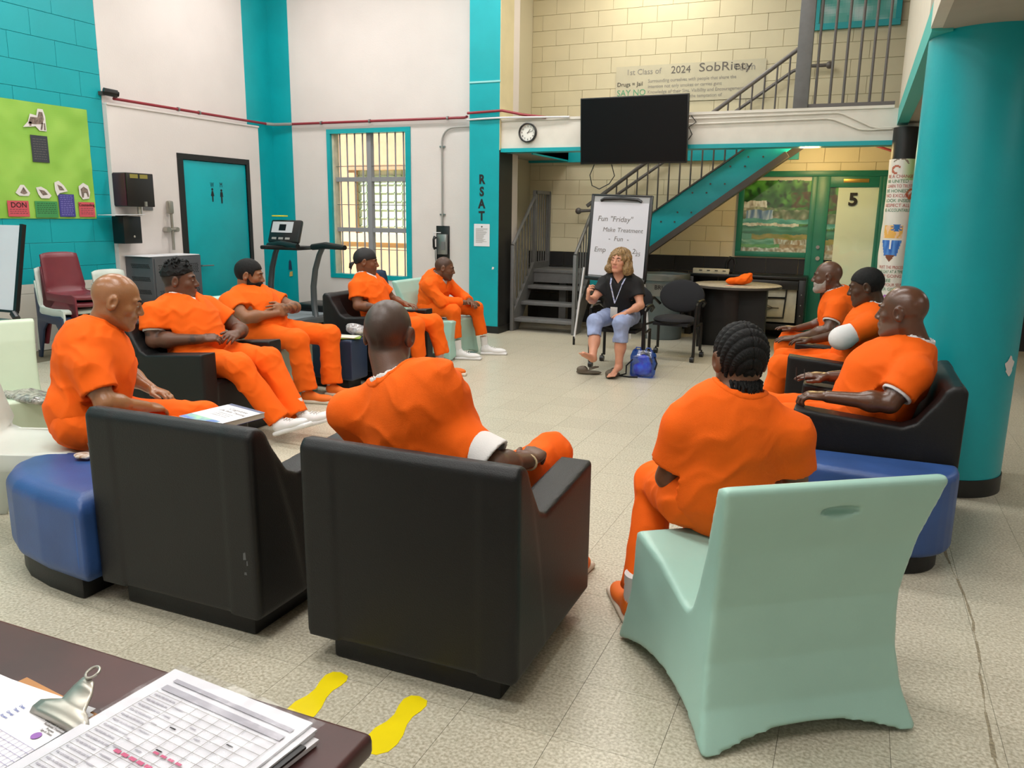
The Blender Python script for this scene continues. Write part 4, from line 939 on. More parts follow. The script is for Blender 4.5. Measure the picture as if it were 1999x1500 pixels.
mb = MB()
for j in range(5):
    for r in range(3):
        for k in range(11): x = -7.84+k*.026+r*.008; z = .88-j*.15-r*.018; mb.box(x, x+.014, 6.925, 6.931, z-.005, z+.005)
obj('vent_slots', mb, M['inktext'], t, True, smooth=False)['kind'] = 'stuff'
mb = MB()
for j in range(2):
    for r in range(6):
        for k in range(20): y = 7.0+k*.031+(r % 2)*.012; z = .87-j*.30-r*.02; mb.box(-7.486, -7.482, y, y+.014, z-.005, z+.005)
obj('vent_slots', mb, M['inktext'], t, True, smooth=False)['kind'] = 'stuff'
tag(obj('paper_sheets', MB().box(-7.92, -7.52, 6.90, 7.30, .972, .978).box(-7.85, -7.5, 7.32, 7.66, .972, .980), M['paper'], smooth=False), 'white papers lying on the grey metal cabinet', 'paper')
t = thing('security_camera', 'black security camera at the corner above the poster', 'camera', (-7.9, 6.9, 2.77))
obj('housing', MB().tube([(-7.94, 6.84, 2.80), (-7.88, 6.97, 2.785)], .042, 14), M['black'], t, True); obj('lens', MB().tube([(-7.882, 6.965, 2.785), (-7.872, 6.985, 2.783)], .028, 12), M['screen'], t, True); obj('bracket', MB().box(-8.0, -7.94, 6.82, 6.88, 2.76, 2.80), M['darkgrey'], t, True, smooth=False)
# green poster
t = thing('green_poster', 'lime green paper poster with animal cutouts on the teal block wall', 'poster', (-7.99, 6.1, 1.9))
def wrk(u, v): return .006+.006*nz(u, v, 5)+.004*nz(u, v, 13)
lime = ['86b843', '9cc955']
paint_grid('green_paper', frame_T((-7.995, 5.30, 1.40), (0,1,0), (0,0,1)), 1.34, 1.18, 60, 52, lambda u, v: mixc(hx(lime[0]), hx(lime[1]), .5+nz(u, v, 6)), vcmat('lime_paper', .6), t, bulge=wrk)
TP = lambda y, z, h=.014: frame_T((-7.995+h, y, z), (0,1,0), (0,0,1))
def card(y0, y1, z0, z1, m_, nm='paper_card'): return obj(nm, bx(TP(0, 0), y0, y1, z0, z1, 0, .003), m_, t, True, smooth=False)
crd = {k: mat(k+'_card', c, .7) for k, c in dict(red='c8505a', green='3d8d4e', violet='3f3a86', dark='35383f').items()}
card(5.93, 6.12, 1.98, 2.25, crd['dark']); card(5.60, 5.83, 1.42, 1.58, crd['red']); card(5.90, 6.16, 1.41, 1.58, crd['green']); card(6.18, 6.37, 1.42, 1.66, crd['violet']); card(6.42, 6.62, 1.42, 1.58, crd['red'])
def lines(y0, y1, z1, n, dz, m_):
    mb = MB()
    for k in range(n):
        a = y0+.01; 
        while a < y1-.02:
            L_ = random.uniform(.012, .035); b = min(a+L_, y1-.01); mb.add([tuple(TP(0,0,.0175) @ Vector(p)) for p in ((a, z1-k*dz, 0), (b, z1-k*dz, 0), (b, z1-k*dz+.005, 0), (a, z1-k*dz+.005, 0))], [(0,1,2,3)]); a = b+.008
    obj('handwriting', mb, m_, t, True, smooth=False)
lines(5.94, 6.11, 2.21, 9, .025, M['greyink']); lines(5.91, 6.15, 1.555, 6, .02, M['inktext']); lines(6.19, 6.36, 1.64, 11, .02, mat('pale_violet_ink', '8d86c8', .7)); lines(6.43, 6.61, 1.51, 4, .02, crd['dark']); lines(5.61, 5.82, 1.49, 3, .02, crd['dark'])
write('lettering', 'DON', .075, TP(5.72, 1.535, .018), M['inktext'], t); write('lettering', 'Counseling', .045, TP(6.52, 1.55, .018), M['inktext'], t)
sk = mat('pencil_sketch', '7a6a60', .8, var=.4, vscale=60); skw = mat('cutout_paper', 'dcd6d2', .7)
def cutout(pts, draw):
    obj('animal_cutout', MB().prism(pts, .002, TP(0, 0, .016)), skw, t, True, smooth=False); mb = MB()
    for d in draw: mb.prism(d, .001, TP(0, 0, .0185))
    obj('pencil_drawing', mb, sk, t, True, smooth=False)
cutout([(5.86,2.32),(5.92,2.38),(5.95,2.46),(6.02,2.45),(6.04,2.52),(6.10,2.52),(6.12,2.45),(6.12,2.30),(6.04,2.30),(6.0,2.34),(5.94,2.33)], [[(5.92,2.36),(5.95,2.43),(6.03,2.43),(6.05,2.49),(6.09,2.49),(6.10,2.42),(6.08,2.37),(6.0,2.36)],[(6.05,2.31),(6.07,2.31),(6.09,2.38),(6.07,2.38)],[(6.09,2.31),(6.11,2.31),(6.11,2.38),(6.095,2.38)],[(5.93,2.34),(5.95,2.34),(5.96,2.38),(5.93,2.38)]])
cutout([(5.70,1.66),(5.76,1.74),(5.80,1.74),(5.86,1.66),(5.84,1.63),(5.74,1.63)], [[(5.75,1.66),(5.79,1.72),(5.83,1.66),(5.79,1.645)]])
cutout([(5.93,1.72),(5.99,1.73),(6.05,1.70),(6.10,1.64),(6.07,1.61),(5.98,1.61),(5.95,1.65)], [[(5.96,1.70),(6.02,1.69),(6.06,1.65),(6.0,1.64)]])
cutout([(6.15,1.78),(6.20,1.80),(6.26,1.75),(6.30,1.69),(6.20,1.67),(6.17,1.64),(6.15,1.70)], [[(6.18,1.76),(6.23,1.74),(6.26,1.70),(6.20,1.70)]])
cutout([(6.44,1.75),(6.50,1.79),(6.56,1.76),(6.58,1.69),(6.56,1.62),(6.48,1.61),(6.44,1.66)], [[(6.46,1.72),(6.50,1.75),(6.55,1.72),(6.56,1.64),(6.54,1.64),(6.53,1.68),(6.50,1.68),(6.49,1.63),(6.47,1.63)]])
# partial whiteboard easel at the left edge
t = thing('whiteboard_easel', 'corner of a whiteboard easel at the left edge of the photo', 'easel', (-6.6, 4.5, 0))
Te = frame_T((-7.28, 4.5, .66), (.82, .0, 0), (-.02, .14, .62))
obj('board', bx(Te, 0, .82, 0, .72, -.02, 0), mat('whiteboard_surface', 'dcdce4', .3), t, True, smooth=False)
for (a, b, c, d) in ((-.0, .83, -.02, .0), (.80, .835, 0, .73)): obj('frame', bx(Te, a, b, c, d, -.025, .01), M['black'], t, True, smooth=False)
obj('clamp_knob', MB().tube([(-6.45, 4.47, .64), (-6.40, 4.46, .60)], .03, 10), M['black'], t, True)
obj('tray', bx(Te, .2, .83, -.10, -.075, -.02, .06), M['steel'], t, True, smooth=False)
for x in (-7.1, -6.5): obj('leg', MB().tube([(x, 4.53, .66), (x-.02, 4.6, 0)], .014, 8), M['black'], t, True)
# treadmill
t = thing('treadmill', 'grey and black treadmill standing by the teal corner of the far wall', 'treadmill', (-6.9, 8.7, 0))
tm = mat('treadmill_grey', '4b4f52', .35, .2); 
obj('foot', MB().box(-7.12, -7.04, 8.2, 8.3, 0, .1).box(-6.5, -6.42, 8.2, 8.3, 0, .1).box(-7.12, -6.42, 9.3, 9.42, 0, .1), M['black'], t, True, smooth=False); obj('deck', MB().box(-7.1, -6.42, 8.10, 9.45, .08, .16), tm, t, True, bevel=.02); obj('belt', MB().box(-7.02, -6.50, 8.12, 9.2, .161, .172), mat('belt', '8b9298', .6), t, True, smooth=False)
obj('motor_cover', MB().box(-7.15, -6.38, 8.95, 9.5, .10, .27), M['black'], t, True, bevel=.04)
for x, dx in ((-7.20, 0), (-6.50, 0)):
    pts = [(x+.02, 8.6, .10), (x-.05, 8.66, .30), (x-.05, 8.66, .55), (x+.02, 8.62, .78), (x+.14, 8.55, .97), (x+.26, 8.47, 1.08)]
    obj('upright', MB().tube(pts, [.04, .042, .04, .038, .036, .034], 10), tm, t, True)
    obj('handrail', MB().tube([(x+.08, 8.50, 1.07), (x+.36, 8.40, 1.10), (x+.78, 8.2, 1.09)], [.04, .045, .03], 10), M['black'], t, True)
Tc = frame_T((-7.15, 8.50, 1.12), (1, -.12, 0), (-.1, .35, .62))
obj('console', bx(Tc, 0, .55, 0, .34, -.06, 0), M['black'], t, True, bevel=.03)
obj('console_face', bx(Tc, .05, .42, .14, .30, 0, .004), mat('console_print', 'b9bcc0', .4), t, True, smooth=False)
obj('display', bx(Tc, .18, .30, .17, .26, .004, .007), M['screen'], t, True, smooth=False)
obj('button_row', MB().add(*(lambda b: (b.v, b.f))(bx(Tc, .08, .16, .04, .07, 0, .004))).add(*(lambda b: (b.v, b.f))(bx(Tc, .20, .28, .04, .07, 0, .004))).add(*(lambda b: (b.v, b.f))(bx(Tc, .32, .40, .04, .07, 0, .004))), M['conduit'], t, True, smooth=False)
obj('shelf', MB().box(-7.1, -6.5, 8.30, 8.62, 1.03, 1.08), M['black'], t, True, bevel=.015)
tag(obj('yellow_cloth', MB().box(-7.15, -6.98, 8.62, 8.74, 1.445, 1.46), M['yellow'], bevel=.004), 'yellow-green strip on top of the treadmill console', 'cloth')
t = thing('wall_ornament', 'small navy and yellow ornament hanging on the teal corner', 'ornament', (-7.78, 9.72, .62))
obj('blue_part', MB().prism([(-.03, 0), (.03, 0), (.02, .12), (0, .15), (-.02, .12)], .006, frame_T((-7.78, 9.745, .66), (1,0,0), (0,0,1))), M['navy'], t, True, smooth=False); obj('yellow_part', MB().prism([(-.03, 0), (.025, .01), (.03, .08), (-.02, .07)], .006, frame_T((-7.77, 9.745, .56), (1,0,0), (0,0,1))), mat('ochre', 'c9a85a', .6), t, True, smooth=False)

# desk in the near corner
t = thing('desk', 'dark red-brown laminate desk in the bottom left corner', 'desk', (-1.4, .5, 0))
obj('desk_top', MB().box(-2.1, -.59, -.1, .885, .712, .75), M['desk'], t, True, bevel=.011, seg=3)
obj('end_panel', MB().box(-.66, -.62, -.05, .84, 0, .712), M['desk'], t, True, bevel=.004); obj('front_panel', MB().box(-2.05, -.66, .78, .81, .1, .712), M['desk'], t, True, smooth=False); obj('end_panel', MB().box(-2.08, -2.04, -.05, .84, 0, .712), M['desk'], t, True, smooth=False)
# clipboard with forms
t = thing('clipboard', 'brown hardboard clipboard with metal clip and printed forms on desk', 'clipboard', (-1.1, .62, .75))
Tb_ = frame_T((-1.19, .47, .753), (.93, .0, 0), (.05, .93, 0)); Tb_ = Matrix.Translation((0,0,0)) @ frame_T((-1.215, .455, .7505), (math.cos(-.12), math.sin(-.12), 0), (math.sin(.12), math.cos(.12), 0))
obj('board', bx(Tb_, .0, .235, 0, .315, 0, .004), M['wood'], t, True, smooth=False)
for k in range(4):
    Tq = Tb_ @ Matrix.Rotation(.04*k-.06+(.10 if k == 2 else 0), 4, 'Z'); obj('form_sheet', bx(Tq, -.015*k-.03, .228-.006*k, -.0, .283+(.012 if k > 1 else 0), .0045+k*.0012, .0053+k*.0012), M['paper'], t, True, smooth=False)
Tf = Tb_ @ Matrix.Translation((0, 0, .0100))
mb = MB()
for k in range(20): mb.box(.03, .225, .215-k*.0095, .2155-k*.0095, 0, .0003)
for k in range(18): mb.box(.03+k*.011, .0304+k*.011, .02, .215, 0, .0003)
mb.v = [tuple(Tf @ Vector(p)) for p in mb.v]; obj('form_grid', mb, mat('violet_print', '9a94b8', .7), t, True, smooth=False)
for k, s_ in enumerate(('Department of Corrections', 'Residential Treatment', 'Program', 'Sign-In Sheet')): write('form_text', s_, .0052, Tf @ Matrix.Translation((.175, .262-k*.0055, 0)), M['greyink'], t, depth=.0003)
for k, s_ in enumerate(('Date:', 'Time:', 'Group:', 'Room:')): write('form_text', s_, .0065, Tf @ Matrix.Translation((.085, .262-k*.009, 0)), mat('blue_print', '5a6cae', .7) if k == 0 else bpy.data.materials['blue_print'], t, depth=.0003)
obj('round_seal', MB().prism(circ(.170, .234, .0075, 20), .0003, Tf), mat('purple_seal', '8d5fa8', .7), t, True, smooth=False)
# metal clip: curved jaw and folded handle with a hanging loop
Tk2 = Tb_ @ Matrix.Translation((.168, .270, .011))
mb = MB(); n = 8; rows = [(-.010, -.001, .062), (-.004, .006, .063), (.008, .011, .061), (.016, .013, .046), (.022, .015, .030), (.038, .030, .024), (.048, .042, .014)]
for y, z, hw in rows:
    for i in range(n+1): u = -1+2*i/n; mb.v.append((u*hw, y, z+.004*(1-u*u)))
mb.f = [(j*(n+1)+i, j*(n+1)+i+1, (j+1)*(n+1)+i+1, (j+1)*(n+1)+i) for j in range(len(rows)-1) for i in range(n)]
mb.v = [tuple(Tk2 @ Vector(p)) for p in mb.v]
ck = obj('clip', mb, M['chrome'], t, True, angle=60); md = ck.modifiers.new('thick', 'SOLIDIFY'); md.thickness = .0012
lp = [(.010*math.cos(a),   .056+.010*math.sin(a), .050+.004*math.sin(a)) for a in [k*2*math.pi/16 for k in range(17)]]
obj('clip_loop', MB().tube([Tk2 @ Vector(p) for p in lp], .0022, 8), M['chrome'], t, True)
obj('clip_base', bx(Tk2, -.05, .05, -.005, .02, -.009, -.006), M['steel'], t, True, smooth=False)
# plastic covered log
t = thing('log_binder', 'thick stack of log sheets in a clear plastic sleeve on the desk', 'binder', (-.8, .7, .75))
Tg = frame_T((-.955, .45, .751), (math.cos(-.10), math.sin(-.10), 0), (-math.sin(-.14), math.cos(-.14), 0))
Tg = Matrix.Translation((-.987, .465, .751)) @ Matrix.Rotation(math.radians(-6), 4, 'Z')
for k in range(5): obj('paper_stack', bx(Tg @ Matrix.Rotation(.012*(k-2), 4, 'Z'), .005*k % .02, .29+.006*(k % 2), 0, .40, .0045*k, .0045*k+.0035), M['paper'], t, True, smooth=False)
obj('dark_cover', bx(Tg, .26, .302, 0, .37, .010, .014), M['black'], t, True, bevel=.001)
Ts = Tg @ Matrix.Translation((0, 0, .0235)); mb = MB()
for k in range(24): mb.box(.02, .27, .02+k*.014, .0206+k*.014, 0, .0003)
for x in (.02, .075, .11, .135, .16, .185, .21, .235, .27): mb.box(x, x+.0007, .02, .345, 0, .0003)
mb.v = [tuple(Ts @ Vector(p)) for p in mb.v]; obj('printed_grid', mb, M['faint'], t, True, smooth=False)
mb = MB()
for k in range(23):
    x = .024
    while x < .068: L_ = random.uniform(.004, .010); mb.box(x, x+L_, .027+k*.014, .0295+k*.014, 0, .0004); x += L_+.0018
for k in range(16): mb.box(.08, .08+random.uniform(.0, .024), .027+k*.02, .029+k*.02, 0, .0004)
for k in range(40): x = random.choice((.113, .138, .163, .188, .213, .238)); y = .027+random.randint(0, 21)*.014; mb.box(x, x+.012, y, y+.002, 0, .0004)
mb.box(.02, .27, .350, .362, 0, .0003).box(.02, .27, .372, .38, 0, .0003); mb.v = [tuple(Ts @ Vector(p)) for p in mb.v]; obj('handwriting', mb, mat('pale_grey_print', 'aba8b0', .8), t, True, smooth=False)
mb = MB()
for k in range(8): mb.box(.09+k*.016, .102+k*.016, .2205, .226, 0, .0005)
for k in range(4): mb.box(.14+k*.015, .15+k*.015, .245, .249, 0, .0005)
mb.v = [tuple(Ts @ Vector(p)) for p in mb.v]; obj('red_handwriting', mb, M['redink'], t, True, smooth=False)
mb = MB(); nX, nY = 30, 34
for j in range(nY+1):
    for i in range(nX+1): x, y = -.008+.31*i/nX, -.01+.42*j/nY; mb.v.append(tuple(Ts @ Vector((x, y, .0022+.0035*nz(x, y, 22)+.003*abs(nz(x+5, y, 45))))))
mb.f = [(j*(nX+1)+i, j*(nX+1)+i+1, (j+1)*(nX+1)+i+1, (j+1)*(nX+1)+i) for j in range(nY) for i in range(nX)]
obj('plastic_sleeve', mb, M['film'], t, True, angle=60)
# yellow footprints on floor
def foot(label, x, y, a):
    pts = [(-.035,-.14),(-.045,-.115),(-.042,-.085),(-.032,-.05),(-.034,-.01),(-.048,.04),(-.052,.08),(-.045,.12),(-.02,.145),(.01,.148),(.035,.13),(.048,.09),(.046,.04),(.03,0),(.026,-.04),(.036,-.085),(.038,-.12),(.025,-.145),(0,-.152)]
    o = obj('floor_footprint', MB().prism(pts, .0012), M['yellow']); o.location = (x, y, .0002); o.rotation_euler = (0, 0, a); tag(o, label, 'floor marking', 'yellow floor footprints')
foot('yellow shoe-shaped floor sticker nearest the desk corner, right one', -1.145, 1.83, math.radians(2+180))
foot('yellow shoe-shaped floor sticker partly behind the desk edge, left one', -1.445, 1.84, math.radians(4+180))

# small things
# shower sandals (crocs) of the woman
def clog(label, loc, a):
    t = thing('clog', label, 'shoe', loc, a, 'brown clogs of the woman')
    s = SDF(.005); s.ell((0, 0, .018), (.048, .125, .020), k=.01); s.ell((0, .055, .045), (.046, .065, .035), k=.015); s.ell((0, -.02, .055), (.034, .075, .035), k=.008, sub=True)
    for x, y in ((-.02, .07), (.02, .07), (0, .09), (0, .055), (-.03, .045), (.03, .045)): s.ell((x, y, .078), (.006, .006, .02), k=.002, sub=True)
    meshobj('clog_body', s.build(), mat('brown_foam', '5d5346', .7) if 'brown_foam' not in bpy.data.materials else bpy.data.materials['brown_foam'], t, world=False)
    obj('heel_strap', MB().tube([(-.043, .0, .05), (-.035, -.06, .07), (0, -.09, .075), (.035, -.06, .07), (.043, .0, .05)], .007, 6), bpy.data.materials['brown_foam'], t)
clog('empty brown clog on the floor below the raised bare foot', (-2.30, 7.30, 0), math.radians(105)); clog('brown clog under the standing foot of the woman', (-2.05, 7.27, 0), math.radians(170))
# blue bag
t = thing('clear_blue_bag', 'blue see-through vinyl bag on the floor beside the woman', 'bag', (-1.8, 7.42, 0))
s = SDF(.008); s.box((0, 0, .11), (.115, .07, .11), rnd=.03, k=.02); s.box((0, 0, .22), (.10, .03, .04), rnd=.02, k=.05); s.disp = (.008, noisef(.007, 40, 9)); meshobj('bag_body', s.build(), M['bluefilm'], t, world=False)
s = SDF(.01); s.ell((-.03, 0, .07), (.06, .045, .06)); s.ell((.04, .01, .09), (.05, .04, .07)); s.ell((0, 0, .17), (.06, .03, .04)); s.disp = (.01, noisef(.01, 50, 3)); meshobj('contents', s.build(), mat('bag_contents', '0f52c8', .4, c2='2ab4e0', vscale=22), t, world=False)
for sx in (-.05, .05): obj('handle', MB().tube([(sx-.03, 0, .24), (sx-.02, .0, .28), (sx+.02, 0, .28), (sx+.03, 0, .24)], .006, 6), mat('blue_strap', '2450a8', .5) if 'blue_strap' not in bpy.data.materials else bpy.data.materials['blue_strap'], t)
obj('shoulder_strap', MB().tube([(.11, 0, .2), (.14, -.02, .14), (.125, -.03, .08)], .009, 6).tube([(-.10, 0, .16), (-.15, -.04, .10), (-.14, -.08, .03), (-.20, -.1, .01), (-.10, -.12, .008), (-.02, -.1, .01)], .008, 6), M['blackfab'], t)
# magazines and plastic bag on navy table
for k, (c, lb) in enumerate((('e9e4d2', 'white magazine at the edge of the navy table'), ('7fa03a', 'green covered magazine lying under the white one'))):
    o = obj('magazine', MB().box(-.10, .10, -.07, .07, 0, .008), mat('magazine_cover_%s' % ('white', 'green')[k], c, .4), bevel=.001); o.location = (-4.0+.02*k, 5.72+.01*k, .45-.008*(k)+.002); o.rotation_euler = (0, 0, .3*k+.2); tag(o, lb, 'magazine', 'magazines on the navy table')
s = SDF(.009); s.ell((-3.98, 5.92, .48), (.10, .09, .045), k=.02); s.ell((-4.05, 5.9, .50), (.07, .06, .05), k=.02); s.disp = (.012, noisef(.014, 55, 6))
tag(meshobj('plastic_bag', s.build(), mat('clear_bag_plastic', 'b8b4b4', .15, c2='7d7a7c', vscale=40, spec=.8)), 'crumpled clear plastic bag on the navy table', 'bag')
s = SDF(.009); s.ell((-4.42, 3.12, .415), (.20, .10, .022), k=.02); s.ell((-4.32, 3.05, .42), (.16, .06, .025), k=.02); s.disp = (.01, noisef(.010, 50, 8))
pb = tag(meshobj('plastic_packet', s.build(), mat('silver_packet', 'a9a79f', .2, c2='5d5a54', vscale=45, spec=.8)), 'flat crinkled silver plastic packet on the pale mint chair seat', 'packet')
t = thing('snack_wrapper', 'crumpled white and gold snack wrapper on the left blue table', 'wrapper', (-3.0, 2.33, .445))
s = SDF(.004); s.ell((-3.0, 2.32, .458), (.05, .035, .014), k=.01); s.disp = (.006, noisef(.008, 90, 5)); meshobj('wrapper_foil', s.build(), mat('foil_print', 'd8d2c8', .3, c2='8a5a1c', vscale=40), t)
t = thing('clear_cup', 'clear plastic cup on the left blue table beside the wrapper', 'cup', (-2.955, 2.35, .44))
obj('cup_wall', MB().lathe([(.0, .0), (.026, .0), (.034, .075), (.036, .076), (.034, .078), (.032, .075), (.024, .003)], 24), glassmat('clear_cup_plastic', (.85, .88, .92), .25, .1), t)
# floor-level pale strip under console, eyeglasses handled with the right man
# ================= PEOPLE =================
def skinmat(name, c, dark, spec=.45, rough=.45):
    m = mat(name, c, rough, bump=.12, bscale=220, spec=spec); nt = m.node_tree; p = nt.nodes['Principled BSDF']
    g = nt.nodes.new('ShaderNodeNewGeometry'); n = nt.nodes.new('ShaderNodeTexNoise'); n.inputs['Scale'].default_value = 18; nt.links.new(g.outputs['Position'], n.inputs['Vector'])
    mx0 = nt.nodes.new('ShaderNodeMix'); mx0.data_type = 'RGBA'; b = lin(c); mx0.inputs['A'].default_value = tuple(x*.86 for x in b[:3])+(1,); mx0.inputs['B'].default_value = tuple(min(1, x*1.14) for x in b[:3])+(1,)
    nt.links.new(n.outputs['Fac'], mx0.inputs['Factor'])
    def att(nm, col, prev, noisy=0):
        a = nt.nodes.new('ShaderNodeAttribute'); a.attribute_name = nm; mx = nt.nodes.new('ShaderNodeMix'); mx.data_type = 'RGBA'
        mx.inputs['B'].default_value = col; f = a.outputs['Fac']
        if noisy:
            n2 = nt.nodes.new('ShaderNodeTexNoise'); n2.inputs['Scale'].default_value = noisy; n2.inputs['Detail'].default_value = 3; nt.links.new(g.outputs['Position'], n2.inputs['Vector'])
            r = nt.nodes.new('ShaderNodeMapRange'); r.inputs[1].default_value = .44; r.inputs[2].default_value = .56; nt.links.new(n2.outputs['Fac'], r.inputs[0])
            ml = nt.nodes.new('ShaderNodeMath'); ml.operation = 'MULTIPLY'; nt.links.new(f, ml.inputs[0]); nt.links.new(r.outputs[0], ml.inputs[1]); f = ml.outputs[0]
        nt.links.new(f, mx.inputs['Factor']); nt.links.new(prev, mx.inputs['A']); return mx.outputs['Result']
    o = att('lip', lin('8a4a42') if not name.startswith('fair') else lin('b05a55'), mx0.outputs['Result'])
    o = att('stubble', lin(dark), o); o = att('tattoo', lin('1c1a1c'), o, 28)
    nt.links.new(o, p.inputs['Base Color']); return m
hairblack = mat('black_hair', '0b0a0a', .65, bump=.8, bscale=350, spec=.3); hairgrey = mat('grey_hair', '9a948c', .8, bump=.6, bscale=300)
tshirt = mat('white_cotton', 'dedcdb', .85, bump=.4, bscale=300, spec=.2); sockm = mat('white_sock', 'd8d6d4', .9)
eyew, irism = mat('eye_white', 'a89c92', .25), mat('dark_iris', '120b08', .15)
shoeo = mat('orange_canvas', 'e06a10', .7); sole = mat('pale_sole', 'd5c9b6', .6); shoew = mat('white_leather', 'dedede', .45, bump=.3, bscale=120)
fold = lambda amp, sc, seed: noisef(amp, sc, seed)
def Rm(y_, p_, r_):
    # yaw about z (0 faces +y), pitch (positive looks up), roll
    return Matrix.Rotation(y_, 3, 'Z') @ Matrix.Rotation(p_, 3, 'X') @ Matrix.Rotation(r_, 3, 'Y')
def head_ops(s, c, R, k=1.0, infl=0, face=True, ears=True):
    Rn = np.array(R); L = lambda *p: np.array(c)+k*(Rn @ np.array(p))
    e = infl
    s.ell(L(0, -.012, .028), np.array((.076, .098, .090))*k+e, Rn, k=.02)
    s.ell(L(0, .028, -.042), np.array((.060, .066, .078))*k+e, Rn, k=.035)
    s.cap(L(-.042, -.005, -.055), L(-.018, .072, -.098), .020*k+e, .018*k+e, k=.03); s.cap(L(.042, -.005, -.055), L(.018, .072, -.098), .020*k+e, .018*k+e, k=.03)
    if face:
        s.ell(L(0, .078, -.098), np.array((.020, .018, .016))*k+e, Rn, k=.02)
        for sx in (-1, 1):
            s.ell(L(sx*.042, .060, -.022), np.array((.020, .018, .017))*k, Rn, k=.025)
            s.cap(L(sx*.044, .074, .024), L(sx*.012, .086, .026), .009*k, k=.015)
            s.ell(L(sx*.031, .098, .003), np.array((.017, .013, .011))*k, Rn, k=.012, sub=True)
            s.ell(L(sx*.031, .079, .003), np.array((.015, .013, .0125))*k, Rn, k=.005)
        s.cap(L(0, .088, .014), L(0, .109, -.026), .0085*k, .0125*k, k=.012)
        for sx in (-1, 1): s.ell(L(sx*.013, .098, -.031), np.array((.009, .011, .008))*k, Rn, k=.008)
        s.ell(L(0, .086, -.060), np.array((.030, .014, .016))*k, Rn, k=.015)
        s.cap(L(-.018, .094, -.057), L(.018, .094, -.057), .0055*k, k=.006); s.cap(L(-.016, .093, -.069), L(.016, .093, -.069), .0065*k, k=.006)
        s.cap(L(-.024, .102, -.063), L(.024, .102, -.063), .0022*k, k=.003, sub=True)
    if ears:
        for sx in (-1, 1):
            Re = Rn @ np.array(Matrix.Rotation(sx*-.35, 3, 'Z')) @ np.array(Matrix.Rotation(-.2, 3, 'X'))
            s.ell(L(sx*.080, -.012, -.006), np.array((.011, .023, .036))*k, Re, k=.008)
            s.ell(L(sx*.090, -.008, -.002), np.array((.008, .011, .018))*k, Re, k=.006, sub=True)
def local(vs, c, R, k=1.0): return (vs-np.array(c)) @ np.array(R)/k
def hand_ops(s, w_, d, n, side, curl=.35, spread=.12, sc=1.0, thumb=.6, kf=.005):
    d = Vector(d).normalized(); n = Vector(n); n = (n-d*n.dot(d)).normalized(); t = n.cross(d)*side; w_ = Vector(w_)
    offs = (.030, .010, -.010, -.029); Ls = (.072, .080, .074, .058)
    s.ell(w_+d*.045*sc, np.array((.040, .052, .0155))*sc, np.array(Matrix((t, d, n)).transposed()), k=.012)
    for i, (o, L_) in enumerate(zip(offs, Ls)):
        kn = w_+d*(.088-.008*abs(i-1))*sc+t*o*sc
        s.cap(w_+d*.02*sc+t*o*.6*sc, kn, .013*sc, .0112*sc, k=.012)
        p = kn; ang = curl*.7; dd = (d+t*(spread*(1.2-i)*.8)).normalized()
        for sg, r1, r2 in ((.46, .0100, .0088), (.30, .0086, .0078), (.24, .0078, .0066)):
            ax_ = dd*math.cos(ang)-n*math.sin(ang); q = p+ax_*L_*sg*sc; s.cap(p, q, r1*sc, r2*sc, k=kf); p = q; ang += curl
    b = w_+d*.018*sc+t*.022*sc; m_ = b+(t*.75+d*.65-n*.25).normalized()*.042*sc; e1 = m_+(t*.35*thumb+d*.95-n*.15).normalized()*.033*sc; e2 = e1+(d-n*.1+t*.05).normalized()*.026*sc
    s.cap(b, m_, .0155*sc, .0125*sc, k=.014); s.cap(m_, e1, .0118*sc, .0100*sc, k=.006); s.cap(e1, e2, .0100*sc, .0085*sc, k=.004)
def arm_ops(s, sh, el, wr, b=1.0):
    sh, el, wr = Vector(sh), Vector(el), Vector(wr)
    s.cap(sh, el, .052*b, .041*b, k=.03); s.ell(sh.lerp(el, .45), (.050*b, .050*b, .055*b), k=.03)
    s.cap(el, wr, .041*b, .026*b, k=.02); s.ell(el.lerp(wr, .28), (.043*b, .043*b, .045*b), k=.03)
def limbrot(a, b):
    d = (Vector(b)-Vector(a)).normalized(); u = d.orthogonal().normalized(); return np.array(Matrix((u, d.cross(u), d)).transposed())
